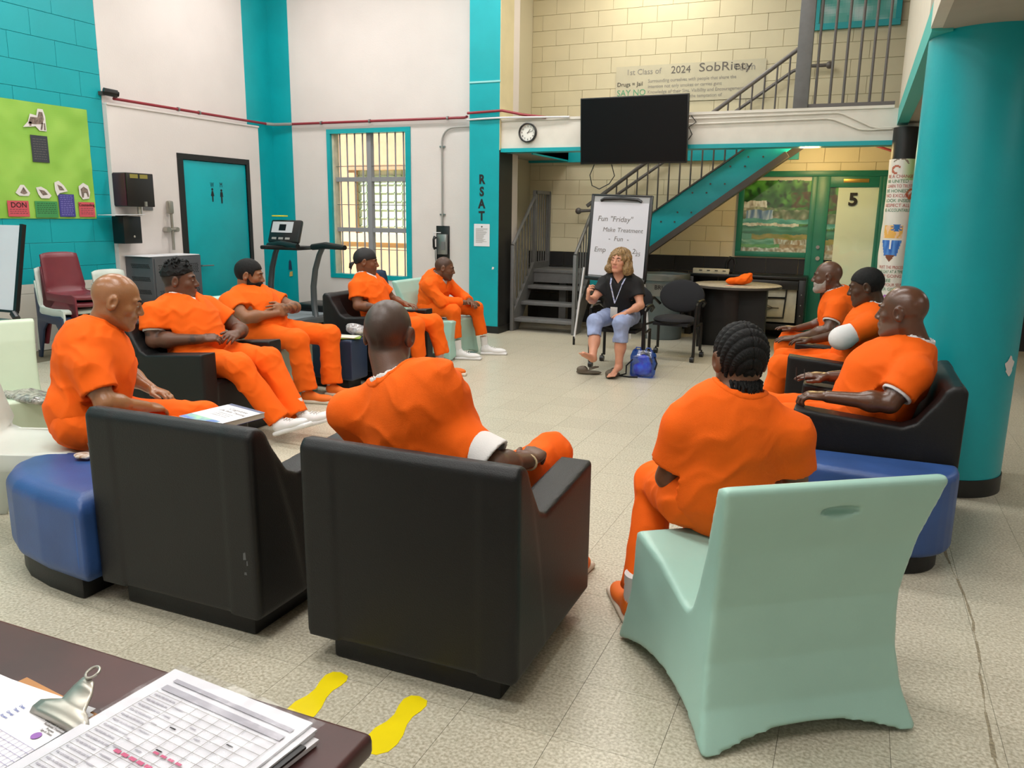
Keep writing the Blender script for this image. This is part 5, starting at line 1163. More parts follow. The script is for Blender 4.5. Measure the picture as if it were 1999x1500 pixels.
def person(name_label, o):
    """o: dict of joints in metres (world) and looks."""
    g = o.get
    root = thing('person', name_label, 'person', (g('P')[0], g('P')[1], 0), 0, None)
    P_, N_, H_ = Vector(g('P')), Vector(g('N')), Vector(g('H'))
    bulk = g('bulk', 1.0); belly = g('belly', 0.0)
    fa = math.radians(g('face', 0)); fwd = Vector((-math.sin(fa), math.cos(fa), 0)); rgt = Vector((math.cos(fa), math.sin(fa), 0))
    shw = g('shw', .185)*bulk**.5; up = (N_-P_).normalized()
    SR = Vector(g('SR', tuple(N_+rgt*shw-up*.095))); SL = Vector(g('SL', tuple(N_-rgt*shw-up*.095)))
    hy = math.radians(g('hyaw', 0)); HR = Rm(hy, math.radians(g('hpitch', 0)), math.radians(g('hroll', 0))); hk = g('hk', 1.0)
    vb = g('vb', .0055); skm = g('skin')
    tr_ = Matrix((rgt, (up.cross(rgt)).normalized(), up)).transposed(); TR = np.array(tr_)
    tf = up.cross(rgt).normalized()
    mid = P_.lerp(N_, .5); chest = P_.lerp(N_, .72)
    def torso(s, e, lower=True):
        s.ell(chest+tf*.0, np.array((.170*bulk, .115*bulk, .165))+e, TR, k=.06)
        s.ell(mid+tf*(.015+belly*.5), np.array((.155*bulk, .115*bulk+belly*.7, .17))+e, TR, k=.08)
        if lower: s.ell(P_.lerp(N_, .10)+tf*(belly*.3), np.array((.168*bulk, .135*bulk+belly*.4, .155))+e, TR, k=.08)
        s.cap(SL, SR, .048*bulk+e, k=.04)
        for S_ in (SL, SR): s.cap(N_+(S_-N_)*.12+up*.005, S_.lerp(N_, .22), .042+e*.7, .046+e*.7, k=.05)
        if g('hunch'): s.ell(chest-tf*.05, np.array((.15*bulk, .10, .15))+e, TR, k=.06)
    # --- body: one continuous surface
    s = SDF(vb)
    torso(s, -.012, lower=False)
    nb_ = H_+HR @ Vector((0, -.030, -.055))*hk
    s.cap(nb_, N_+up*.0, .053*hk*g('neckw', 1), .060*g('neckw', 1), k=.035)
    head_ops(s, H_, HR, hk)
    for sd, S_, E_, W_ in (('R', SR, g('ER'), g('WR')), ('L', SL, g('EL'), g('WL'))):
        if E_ is None: continue
        arm_ops(s, S_, E_, W_, g('armb', 1.0))
        hd = g('h'+sd)
        if hd: hand_ops(s, Vector(W_)+Vector(hd[0]).normalized()*.005, hd[0], hd[1], 1 if sd == 'R' else -1, *(hd[2:] if len(hd) > 2 else ()))
    if g('legskin'):
        for K_, A_, T_, sd in g('legskin'):
            s.cap(K_, A_, .052, .034, k=.02); s.ell(Vector(K_).lerp(Vector(A_), .3)-fwd*.015, (.050, .052, .07), k=.04)
            A = Vector(A_); T = Vector(T_); dd = (T-A).normalized(); heel = A-dd*.03+Vector((0, 0, -.02)) if g('x') is None else A
            s.cap(A-dd*.03, A+dd*.0, .030, .030, k=.02); s.cap(A, T, .032, .024, k=.02)
            sd2 = dd.cross(Vector((0,0,1))).normalized()
            for q in range(5):
                off = sd2*(-.030+.015*q)*sd; s.cap(T+off-dd*.02, T+off+dd*(.045-.006*q), .0125 if q == 0 else .009, .010 if q == 0 else .0075, k=.005)
    body = meshobj('body', s.build(), skm, root)
    me = body.data; n = len(me.vertices); co = np.empty(n*3, np.float32); me.vertices.foreach_get('co', co); co = co.reshape(-1, 3)+np.array([g('P')[0], g('P')[1], 0])
    L_ = local(co, H_, HR, hk); x, y, z = L_.T
    lip = ((np.abs(x) < .024) & (y > .090) & (z > -.078) & (z < -.050)).astype(np.float32)*.6
    st = np.zeros(n, np.float32)
    if g('buzz'):
        hl = np.interp(y, [-.12, -.05, .0, .03, .06, .1], [-.060, -.045, -.02, .03, .055, .068]); st = np.clip((z-hl)/.015, 0, 1)*g('buzz')*(np.abs(z) < .2)
        st *= (np.abs(x) < .0785)
    if g('stub'):
        jl = np.interp(y, [-.02, .02, .06, .09, .12], [-.035, -.045, -.045, -.04, -.04]); st = np.maximum(st, np.clip((jl-z)/.012, 0, 1)*(z > -.14)*(y > -.01)*g('stub')*(1-lip))
    tat = np.zeros(n, np.float32)
    for a, b, r_ in g('tats', ()):
        a = np.array(a); b = np.array(b); ba = b-a; t_ = np.clip(((co-a)@ba)/(ba@ba), 0, 1); dd = np.linalg.norm(co-a-t_[:, None]*ba, axis=1); tat = np.maximum(tat, (dd < r_)*((t_ > .02) & (t_ < .98))*.55)
    for nm, ar in (('lip', lip), ('stubble', st), ('tattoo', tat)):
        at = me.attributes.new(nm, 'FLOAT', 'POINT'); at.data.foreach_set('value', ar.astype(np.float32))
    Lh = lambda *p: Vector(H_)+HR @ (Vector(p)*hk)
    if g('eyes', True):
        for sx in (-1, 1):
            e_ = obj('eye', MB().ell(Lh(sx*.031, .0845, .003), (.0125*hk, .0085*hk, .0038*hk), 14, 10, HR), eyew, root, True)
            obj('iris', MB().ell(Lh(sx*.031, .0902, .003), (.0054*hk, .0034*hk, .0040*hk), 12, 8, HR), irism, e_, True)
            obj('eyebrow', MB().tube([Lh(sx*.015, .0945, .024), Lh(sx*.030, .092, .0295), Lh(sx*.046, .080, .0245)], [.0038*hk, .0046*hk, .0025*hk], 6), g('brow', hairblack), root, True)
    # --- hair
    Rn = np.array(HR); hc = np.array(H_)
    def hairfield(name, infl, keepf, m, v=.005, disp=None, extra=None, kk=.006):
        s = SDF(v); head_ops(s, H_, HR, hk, infl=infl, face=False, ears=False)
        if extra: extra(s)
        s.ops.append(('fld',)); s.ops.pop()
        old = s.disp; s.disp = disp
        v_ = s.build(); F = s.F; X = s.ax[0][:, None, None]-hc[0]; Y = s.ax[1][None, :, None]-hc[1]; Z = s.ax[2][None, None, :]-hc[2]
        lx, ly, lz = ((Rn[0, i]*X+Rn[1, i]*Y+Rn[2, i]*Z)/hk for i in range(3))
        F = smax(F, -keepf(lx, ly, lz)*hk, kk).astype(np.float32)
        return meshobj(name, nets(F, np.array([s.ax[0][0], s.ax[1][0], s.ax[2][0]], float), v), m, root)
    capline = lambda x, y, z: z-np.interp(y, [-.12, -.085, -.03, -.012, .018, .036, .05, .1], [-.052, -.052, -.042, .02, .02, -.008 if g('burn') else .03, .045, .062])
    if g('hair') == 'short': hairfield('hair', g('hairt', .010), capline, hairblack, disp=(.003, noisef(.002, 260, 3)))
    if g('hair') == 'twists':
        hairfield('hair', .009, lambda x, y, z: z-np.interp(y, [-.12, -.09, -.03, .03, .06, .1], [.02, .02, .03, .035, .05, .066]), hairblack, disp=(.01, noisef(.010, 150, 5)))
        rs = random.Random(5); 
        for q in range(46):
            th, ph = rs.uniform(0, 2*math.pi), rs.uniform(.05, .98); dirl = Vector((math.sin(ph)*math.cos(th), math.sin(ph)*math.sin(th), math.cos(ph)))
            a = Vector((dirl.x*.078, dirl.y*.095-.012, .028+dirl.z*.092)); sd_ = Vector((rs.uniform(-1, 1), rs.uniform(-.4, 1), rs.uniform(-.2, .4)))*.018
            b = a+dirl*.016+sd_*.6; c_ = b+sd_*.9-Vector((0, 0, .010))
            obj('hair_twist', MB().tube([Lh(*a), Lh(*b), Lh(*c_)], [.0075*hk, .0072*hk, .004*hk], 6), hairblack, root, True)
    if g('hair') == 'fringe':
        hairfield('hair', .0035, lambda x, y, z: np.minimum(z-np.interp(y, [-.12, -.03, -.01, .02], [-.05, -.04, .02, .1]), .012-z), hairgrey)
    if g('hair') == 'cornrows':
        def dsp(X, Y, Z):
            lx, ly, lz = ((Rn[0, i]*(X-hc[0])+Rn[1, i]*(Y-hc[1])+Rn[2, i]*(Z-hc[2]))/hk for i in range(3))
            # rows arch over the back of the head like nested horseshoes
            ang = np.arctan2(np.abs(lx), lz+.045); rad = np.sqrt(lx**2+((lz+.045))**2)
            arc_ = np.arctan2(np.sqrt(lx**2+(lz+.045)**2), -(ly-.03))          # angle from the back axis
            row = arc_/.205
            part = np.exp(-(lx/.0022)**2)*(lz > -.02)
            rowd = np.abs(np.sin(np.pi*row)); weave = np.sin(ang*58+np.where(np.floor(row) % 2 == 0, 0, 1.5)+np.sin(np.pi*row*2)*1.2)
            return -(.0085*rowd**.55)+.0065-.0013*weave*rowd+.006*part
        hairfield('hair', .008, lambda x, y, z: z-np.interp(y, [-.12, -.08, -.03, -.012, .018, .05, .1], [-.085, -.085, -.05, .01, .0, .05, .062]), hairblack, v=.0027, disp=(.012, dsp))
        rs = random.Random(2)
        for q in range(13):
            x = -.048+q*.0080; y = -.092+9*x*x+rs.uniform(-.004, .004); a = (x, y+.014, -.062); L2 = rs.uniform(.018, .04)
            mb = MB(); pts = [Lh(*a)+Vector((0, 0, 0))]
            for k_ in range(1, 6): pts.append(Lh(x+rs.uniform(-.003, .003), y-.002*k_, -.062-L2*k_/5))
            obj('braid_end', mb.tube(pts, [.006, .0065, .0056, .006, .005, .003], 8), hairblack, root, True)
    if g('hair') == 'bob':
        hm = mat('blonde_hair', '6e5538', .5, bump=.6, bscale=120, c2='9c7d50', vscale=70, spec=.4)
        s2 = SDF(.005); s2.ell(Lh(0, -.02, .035), np.array((.098, .108, .098))*hk, Rn, k=.03)
        for sx in (-1, 1):
            s2.cap(Lh(sx*.075, -.01, .02), Lh(sx*.098, -.005, -.075), .045, .045, k=.03); s2.ell(Lh(sx*.095, .0, -.09), np.array((.048, .055, .045)), Rn, k=.03)
        s2.ell(Lh(0, -.065, -.06), np.array((.10, .055, .085)), Rn, k=.03)
        s2.ell(Lh(0, .095, -.038), np.array((.058, .085, .090))*hk, Rn, k=.012, sub=True)
        s2.ell(Lh(0, .03, -.12), np.array((.055, .06, .08)), Rn, k=.012, sub=True)
        def dsp(X, Y, Z):
            lx, ly, lz = ((Rn[0, i]*(X-hc[0])+Rn[1, i]*(Y-hc[1])+Rn[2, i]*(Z-hc[2])) for i in range(3)); an = np.arctan2(lx, ly+.02)
            return .005*np.sin(an*17+np.sin(lz*40)*1.8)+.003*np.sin(an*41+np.sin(lz*60+2)*2)+.003*np.sin(lz*75+an*4)
        s2.disp = (.012, dsp); meshobj('hair', s2.build(), hm, root)
    if g('durag'):
        hairfield('durag', .008, lambda x, y, z: z-np.interp(y, [-.12, -.09, -.02, .02, .05, .1], [-.040, -.036, .004, .018, .030, .036]), mat('durag_black', '0c0b0d', .6, bump=.3, bscale=200), disp=(.002, noisef(.002, 60, 3)))
        obj('durag_tail', MB().tube([Lh(0, -.105, -.02), Lh(.0, -.135, -.035), Lh(.0, -.140, -.075)], [.010, .016, .008], 8).tube([Lh(0.01, -.105, -.02), Lh(.02, -.125, -.05), Lh(.02, -.125, -.085)], [.008, .011, .005], 8), bpy.data.materials['durag_black'], root, True)
    bd = g('beard')
    if bd:
        t_, mm = bd
        def keep(x, y, z):
            k1 = np.interp(y, [-.02, .005, .03, .06, .085, .12], [-.02, -.02, -.050, -.052, -.040, -.040])-z
            k2 = y-(.002+(-z-.05)*.0)
            lipm = np.sqrt((x/.026)**2+((z+.063)/.013)**2)-1
            return np.minimum(np.minimum(k1, k2), np.where(y > .075, lipm*.01, 1))
        def ex(s): s.ell(Lh(0, .086, -.060), np.array((.032, .015, .018))*hk+t_*.8, Rn, k=.012); s.ell(Lh(0, .078, -.100), np.array((.024, .022, .020))*hk+t_, Rn, k=.015)
        if g('goatee'):
            s2 = SDF(.004); s2.ell(Lh(0, .082, -.100), np.array((.020, .018, .020))*hk, Rn, k=.01); s2.cap(Lh(-.02, .100, -.047), Lh(.02, .100, -.047), .004, k=.005); s2.disp = (.002, noisef(.002, 200, 2)); meshobj('beard', s2.build(), mm, root)
        else: hairfield('beard', t_, keep, mm, disp=(.003, noisef(.0025, 240, 8)), extra=ex, kk=.004)
    # --- shirt
    if g('shirt', 'orange') is not None:
        e = g('she', .014); s = SDF(g('vs', .0085)); torso(s, e)
        for sd, S_, E_, W_ in (('R', SR, g('ER'), g('WR')), ('L', SL, g('EL'), g('WL'))):
            if E_ is None: continue
            sl_ = g('slv', .62); S_ = Vector(S_); E_ = Vector(E_); W_ = Vector(W_); ab = g('armb', 1.0)
            if sl_ <= 1:
                c_ = S_.lerp(E_, sl_); d_ = (E_-S_).normalized()
                s.cap(S_, S_.lerp(E_, sl_+.05), .062*ab+e*.5, .068*ab+e*.6, k=.045); s.cut(c_, d_, .068*ab+e+.02); s.cap(c_+d_*.03, c_-d_*.012, .055*ab+e*.45, .050*ab+e*.4, k=.003, sub=True)
            else:
                s.cap(S_, E_, .062*ab+e*.5, .056*ab+e*.5, k=.045); c_ = E_.lerp(W_, sl_-1); d_ = (W_-E_).normalized()
                s.cap(E_, c_+d_*.02, .056*ab+e*.5, .044*ab+e*.5, k=.03); s.cut(c_, d_, .085)
        # cloth folds, then the neck opening
        s.ops.insert(next((i_ for i_, o_ in enumerate(s.ops) if o_[0] == 'cut'), len(s.ops)), ('disp', g('fold', .009), fold(g('fold', .009), g('fsc', 52), g('seed', 1))))
        nk = g('neck', 'crew'); na = N_+up*.03+tf*.012
        s.cap(N_-up*.02+tf*.012, N_+up*.12+tf*.02, .066*g('neckw', 1), .090*g('neckw', 1), k=.006, sub=True)
        if nk == 'v':
            vd = g('vdepth', .10)
            for q in range(6):
                f_ = q/5; s.ell(N_+up*(.01-vd*f_)+tf*(.10), (.055*(1-f_)+.004, .075, .02), TR, k=.006, sub=True)
        meshobj('shirt', s.build(), g('shirtm', M['orange']), root)
        if g('collar'):
            s = SDF(.0055); torso(s, e+.0035, lower=False); nw = g('neckw', 1)
            s.ops.append(('disp', g('fold', .009), fold(g('fold', .009), g('fsc', 52), g('seed', 1))))
            a_ = N_-up*.02+tf*.012; ba_ = (N_+up*.12+tf*.02)-a_
            def cone(X, Y, Z):
                px, py, pz = X-a_[0], Y-a_[1], Z-a_[2]; t = np.clip((px*ba_[0]+py*ba_[1]+pz*ba_[2])/ba_.length_squared, -.6, 1)
                return (np.sqrt((px-t*ba_[0])**2+(py-t*ba_[1])**2+(pz-t*ba_[2])**2)-(.066+.024*t)*nw-.018).astype(np.float32)
            s.ops.append(('isect', cone)); s.cap(N_-up*.02+tf*.012, N_+up*.12+tf*.02, .066*nw, .090*nw, k=.002, sub=True)
            s.ops.append(('isect', lambda X, Y, Z: (-(X-N_[0])*up[0]-(Y-N_[1])*up[1]-(Z-N_[2])*up[2]-.05).astype(np.float32)))
            meshobj('collar', s.build(), M['orange'], root)
        if g('tee', True):
            s = SDF(.006); s.ell(chest+tf*.004, np.array((.166*bulk, .112*bulk, .160))+.004, TR, k=.05); s.cap(SL, SR, .050*bulk, k=.05)
            s.cap(N_-up*.05, N_+up*(.016 if g('collar') else .030)+tf*.010, .076*g('neckw', 1), .076*g('neckw', 1), k=.03)
            for sd in g('teeslv', ''):
                S_, E_, W_ = (SR, Vector(g('ER')), Vector(g('WR'))) if sd == 'R' else (SL, Vector(g('EL')), Vector(g('WL')))
                f1, r1 = g('teef', (.78, .068)); c_ = S_.lerp(E_, min(f1, 1)); d_ = (E_-S_).normalized()
                s.cap(S_, c_+d_*.02, .060, r1, k=.03); 
                if f1 > 1: c_ = E_.lerp(W_, f1-1); d_ = (W_-E_).normalized(); s.cap(E_, c_+d_*.01, r1, r1*.9, k=.03)
                s.cut(c_, d_, r1+.02); s.cap(c_+d_*.03, c_-d_*.012, r1*.82, r1*.8, k=.003, sub=True)
            s.cap(N_-up*.02+tf*.008, N_+up*.12+tf*.02, .059*g('neckw', 1), .083*g('neckw', 1), k=.004, sub=True)
            meshobj('undershirt', s.build(), tshirt, root)
    # --- trousers
    if g('KR') is not None:
        s = SDF(.0085); tb_ = g('legb', 1.0)
        s.ell(P_+fwd*.02, np.array((.175*bulk, .14*bulk, .115)), np.array(Matrix((rgt, fwd, Vector((0,0,1)))).transposed()), k=.05)
        for sg, K_, A_ in ((1, g('KR'), g('AR')), (-1, g('KL'), g('AL'))):
            hp = P_+rgt*.095*bulk*sg; K_ = Vector(K_); A_ = Vector(A_)
            s.cap(hp, K_, .098*tb_, .076*tb_, k=.05); s.ell(K_, (.078*tb_,)*3, k=.03)
            if g('crop'): 
                c_ = K_.lerp(A_, g('crop')); d_ = (A_-K_).normalized(); s.cap(K_, c_+d_*.02, .076*tb_, .072*tb_, k=.03); s.cut(c_, d_, .10); s.cap(c_+d_*.03, c_-d_*.02, .060*tb_, .060*tb_, k=.003, sub=True)
            else:
                c_ = K_.lerp(A_, g('hem', .93)); d_ = (A_-K_).normalized(); s.cap(K_, K_.lerp(A_, 1.0), .076*tb_, g('hemr', .070)*tb_, k=.03); s.cut(c_, d_, .10); s.cap(c_+d_*.03, c_-d_*.03, .058*tb_, .052*tb_, k=.003, sub=True)
        s.disp = (.009, fold(g('lfold', .009), g('lfs', 52), g('seed', 1)+20))
        meshobj('trousers', s.build(), g('pantm', M['orange']), root)
    # --- shoes
    for sh_ in g('shoes', ()):
        A_, yw, kind, pt = (list(sh_)+[0])[:4] if len(sh_) < 5 else sh_[:4]
        A = Vector(A_); R_ = Matrix.Rotation(math.radians(yw), 3, 'Z') @ Matrix.Rotation(math.radians(pt), 3, 'X'); Rn_ = np.array(R_)
        Lf = lambda *p: A+R_ @ Vector(p)
        # A = heel bottom centre; foot points along local +y, 0.29 long
        s = SDF(.005); s.ell(Lf(0, .07, .05), (.040, .075, .045), Rn_, k=.02); s.ell(Lf(0, .19, .038), (.048, .095, .034), Rn_, k=.03); s.cap(Lf(0, .045, .06), Lf(0, .045, .095), .042, .040, k=.02)
        m1, m2 = (shoeo, sole) if kind == 'slip' else (shoew, shoew)
        s.cap(Lf(0, .045, .09), Lf(0, .03, .16), .036, .034, k=.002, sub=True)
        up_ = meshobj('shoe', s.build(), m1, root)
        s = SDF(.005); s.box(Lf(0, .145, .014), (.046, .148, .015), Rn_, rnd=.014, k=.01); meshobj('shoe_sole', s.build(), m2, up_)
        if kind == 'sneaker':
            for q in range(5): y = .115+q*.022; obj('lace', MB().tube([Lf(-.022, y, .088-.008*q), Lf(0, y+.004, .094-.008*q), Lf(.022, y, .088-.008*q)], .004, 5), tshirt, up_, True)
        if kind != 'none': 
            obj('sock', MB().tube([Lf(0, .05, .05), Lf(0, .040, .12), Lf(0, .03, .20)], [.040, .038, .042], 14), sockm, root, True)
    return root
sk = dict(a=skinmat('skin_a', '94643f', '3a2a20', .6, .28), b=skinmat('skin_b', '5e3d2c', '14100e'), c=skinmat('skin_c', '8a5c3e', '1a1310'), d=skinmat('skin_d', '74492f', '15100e'), e=skinmat('skin_e', '6b4630', '1c1512'),
          f=skinmat('skin_f', '5f4030', '30251f', .5, .42), g_=skinmat('skin_g', '5a3c2c', '8a8078', .6, .35), h=skinmat('skin_h', '49301f', '0f0c0b'), i=skinmat('skin_i', '5a3a29', '7a6f66', .6, .28), j=skinmat('skin_j', '6a452f', '15100e'), w=skinmat('fair_skin', 'c98f74', 'c98f74'))

# A: bald man at the left, facing right
person('bald man in orange at the left edge, seated sideways looking right and down', dict(P=(-3.24, 2.52, .54), N=(-3.20, 2.62, .955), H=(-3.12, 2.66, 1.09), face=-50, hyaw=-44, hpitch=-18, hk=1.04, skin=sk['a'], bulk=1.10, belly=.03, hunch=1,
    SR=(-3.08, 2.45, .82), SL=(-3.33, 2.77, .84), ER=(-2.985, 2.44, .665), WR=(-2.99, 2.66, .60), hR=((-.1, .9, -.2), (.3, 0, 1), .5), EL=(-3.42, 2.94, .67), WL=(-3.28, 2.96, .60), hL=((.9, .1, -.2), (0, .2, 1), .5), collar=1,
    KR=(-2.80, 2.62, .50), AR=(-2.72, 2.66, .10), KL=(-2.90, 2.92, .50), AL=(-2.84, 2.96, .10), shoes=(((-2.74, 2.64, 0), -62, 'slip', 0), ((-2.86, 2.94, 0), -62, 'slip', 0)), seed=3, slv=.70, armb=1.08, eyes=True, fsc=50))
# B
person('heavyset man with short twisted hair, hands clasped, legs crossed at ankles, white shoes', dict(P=(-4.12, 4.16, .52), N=(-4.29, 4.16, .90), H=(-4.265, 4.16, 1.035), face=-90, hyaw=-56, hpitch=-2, hk=1.07, skin=sk['b'], bulk=1.20, belly=.035, neckw=1.15,
    SR=(-4.28, 3.93, .82), SL=(-4.25, 4.39, .82), ER=(-4.25, 3.89, .655), WR=(-3.95, 4.00, .67), hR=((.5, .85, .05), (.3, -.3, .9), .55, .1), EL=(-4.06, 4.50, .66), WL=(-3.90, 4.28, .67), hL=((.3, -.95, .0), (.5, .2, .9), .55, .1), armb=1.22,
    tats=[((-4.28, 3.92, .78), (-4.25, 3.89, .66), .075), ((-4.02, 3.98, .67), (-3.96, 4.0, .67), .06)],
    KR=(-3.70, 4.06, .49), AR=(-3.43, 4.13, .13), KL=(-3.66, 4.30, .50), AL=(-3.40, 4.28, .13), legb=1.14, hem=.96, shoes=(((-3.44, 4.10, .045), -92, 'sneaker', 20), ((-3.40, 4.30, .05), -80, 'sneaker', 18)),
    hair='twists', buzz=.85, stub=.0, beard=(.006, hairblack), goatee=1, neck='v', vdepth=.09, seed=5, burn=1, slv=.60, teeslv='R', teef=(.66, .072)))
# C
person('bearded man with crossed tattooed arms leaning back, orange slip-on shoes', dict(P=(-4.44, 5.22, .53), N=(-4.62, 5.20, .865), H=(-4.57, 5.20, .995), face=-90, hyaw=-60, hpitch=-10, hk=1.06, skin=sk['c'], bulk=1.14, belly=.04,
    SR=(-4.60, 4.98, .785), SL=(-4.58, 5.42, .79), ER=(-4.40, 4.95, .68), WR=(-4.27, 5.16, .70), hR=((.1, .9, .1), (1, 0, .3), .5), EL=(-4.36, 5.50, .71), WL=(-4.28, 5.24, .735), hL=((.0, -1, .0), (1, 0, .4), .4), armb=1.12,
    tats=[((-4.36, 5.48, .71), (-4.28, 5.20, .73), .065)],
    KR=(-4.05, 5.12, .50), AR=(-3.98, 5.12, .10), KL=(-3.99, 5.46, .50), AL=(-3.95, 5.42, .10), legb=1.10, hem=.99, hemr=.078, shoes=(((-4.02, 5.11, 0), -78, 'slip', 0), ((-4.0, 5.42, 0), -88, 'slip', 0)),
    hair='short', hairt=.008, buzz=.95, burn=1, beard=(.012, hairblack), neck='v', vdepth=.05, seed=8, slv=.58))
# D
person('man in a black durag and orange uniform sitting in the far left armchair', dict(P=(-4.08, 6.38, .52), N=(-4.24, 6.38, .92), H=(-4.22, 6.38, 1.06), face=-90, hyaw=-60, hpitch=-6, hk=1.03, skin=sk['d'], bulk=1.0,
    ER=(-4.16, 6.14, .67), WR=(-3.93, 6.22, .66), hR=((1, .2, -.1), (0, -.2, 1), .4), EL=(-4.10, 6.66, .68), WL=(-3.90, 6.56, .66), hL=((1, -.3, 0), (0, .2, 1), .4), tats=[((-4.08, 6.16, .67), (-3.95, 6.21, .66), .05)],
    KR=(-3.66, 6.32, .50), AR=(-3.64, 6.36, .10), KL=(-3.60, 6.56, .50), AL=(-3.50, 6.60, .10), hem=.72, shoes=(((-3.68, 6.36, 0), -75, 'slip', 0), ((-3.60, 6.60, 0), -72, 'slip', 0)), durag=1, beard=(.005, hairblack), goatee=1, stub=.3, neck='v', vdepth=.09, seed=11, slv=.60))
# E
person('man leaning forward with elbows on knees in long orange sleeves and white shoes', dict(P=(-4.22, 7.62, .52), N=(-4.12, 7.60, .84), H=(-4.04, 7.60, .94), face=-88, hyaw=-66, hpitch=-12, hk=1.0, skin=sk['e'], bulk=.95, hunch=1,
    SR=(-4.14, 7.42, .76), SL=(-4.10, 7.78, .76), ER=(-3.99, 7.44, .60), WR=(-3.80, 7.62, .585), hR=((.8, .5, 0), (0, -.3, 1), .4), EL=(-3.92, 7.84, .60), WL=(-3.78, 7.68, .60), hL=((.7, -.5, -.2), (0, .3, 1), .4),
    KR=(-3.86, 7.46, .50), AR=(-3.82, 7.46, .10), KL=(-3.76, 7.80, .50), AL=(-3.68, 7.84, .10), hem=.70, legb=.92, shoes=(((-3.84, 7.44, 0), -75, 'sneaker', 0), ((-3.72, 7.84, 0), -72, 'sneaker', 0)), buzz=.6, beard=(.006, hairblack), goatee=1, stub=.4, neck='v', vdepth=.06, seed=13, slv=1.85, fold=.011))
# F foreground, back to camera
person('bald dark-skinned man in the foreground armchair seen from behind, white sleeve showing', dict(P=(-1.26, 2.42, .52), N=(-1.455, 2.36, .925), H=(-1.510, 2.42, 1.08), face=-6, hyaw=10, hpitch=0, hk=1.05, skin=sk['f'], bulk=1.12, belly=.02, neckw=1.12, vb=.0045, vs=.0075,
    SR=(-1.25, 2.36, .775), SL=(-1.65, 2.36, .79), ER=(-1.06, 2.36, .67), WR=(-1.03, 2.60, .625), hR=((-.15, 1, .1), (.2, 0, 1), .9, .02, 1.05), EL=(-1.62, 2.50, .62), WL=(-1.45, 2.66, .58), hL=((.8, .5, 0), (0, 0, 1), .4),
    KR=(-1.07, 2.92, .555), AR=(-.98, 2.95, .12), KL=(-1.42, 2.88, .51), AL=(-1.42, 2.98, .10), shoes=(((-1.0, 2.85, 0), -6, 'slip', 0), ((-1.42, 2.96, 0), 0, 'slip', 0)), buzz=.75, stub=.5, seed=15, slv=.64, collar=1, teeslv='R', teef=(.92, .094), tee=True, fold=.011, fsc=42, armb=1.08))
# G
person('grey-bearded bald man at the far end of the right-hand row, hands on knees', dict(P=(-.06, 6.95, .52), N=(-.13, 6.93, .925), H=(-.21, 6.92, 1.055), face=90, hyaw=86, hpitch=-4, hk=1.03, skin=sk['g_'], bulk=1.0, hunch=1,
    ER=(-.20, 7.18, .66), WR=(-.42, 7.08, .60), hR=((-1, -.1, .1), (0, 0, 1), .25, .3), EL=(-.16, 6.66, .66), WL=(-.40, 6.72, .57), hL=((-1, .1, -.1), (0, -.2, 1), .25, .3),
    KR=(-.48, 7.10, .48), AR=(-.50, 7.10, .10), KL=(-.48, 6.80, .48), AL=(-.50, 6.80, .10), shoes=(((-.46, 7.10, 0), 90, 'slip', 0), ((-.46, 6.80, 0), 90, 'slip', 0)), beard=(.004, hairgrey), buzz=.0, hair='x', seed=17, slv=.62, teeslv='L', teef=(.68, .068)))
# H
person('man with short black hair looking down and a white sleeve to the elbow', dict(P=(.02, 5.90, .52), N=(.15, 5.88, .925), H=(.07, 5.88, 1.065), face=90, hyaw=84, hpitch=-14, hk=1.05, skin=sk['h'], bulk=1.05,
    ER=(-.02, 6.10, .72), WR=(-.24, 6.02, .66), hR=((-1, -.1, 0), (0, 0, 1), .4), EL=(-.04, 5.64, .745), WL=(.02, 5.78, .66), hL=((.2, .9, -.2), (-.5, 0, .8), .5),
    KR=(-.42, 6.05, .50), AR=(-.48, 6.05, .10), KL=(-.42, 5.74, .50), AL=(-.50, 5.74, .10), shoes=(((-.46, 6.05, 0), 90, 'slip', 0), ((-.48, 5.74, 0), 90, 'slip', 0)), hair='short', hairt=.005, buzz=.97, seed=19, slv=.62, teeslv='L', teef=(1.25, .072), eyes=True))
# I
person('bald man with grey stubble in the nearest right armchair holding eyeglasses', dict(P=(.13, 4.33, .52), N=(.30, 4.33, .905), H=(.225, 4.33, 1.065), face=90, hyaw=68, hpitch=-3, hk=1.08, skin=sk['i'], bulk=1.16, belly=.07, neckw=1.1, vb=.005,
    SR=(.27, 4.54, .80), SL=(.29, 4.11, .80), ER=(.12, 4.64, .68), WR=(-.08, 4.60, .665), hR=((-1, -.05, .0), (.1, -.1, 1), .2, .2, 1.05), EL=(.20, 4.04, .665), WL=(-.07, 4.05, .665), hL=((-1, .05, .0), (0, -.1, 1), .75, .04, 1.05), armb=1.12,
    KR=(-.38, 4.46, .49), AR=(-.44, 4.46, .10), KL=(-.38, 4.20, .49), AL=(-.44, 4.20, .10), shoes=(((-.40, 4.46, 0), 90, 'slip', 0), ((-.40, 4.20, 0), 90, 'slip', 0)), stub=.35, hair='x', beard=None, seed=21, slv=.66, teeslv='L', teef=(.74, .074), fsc=50))
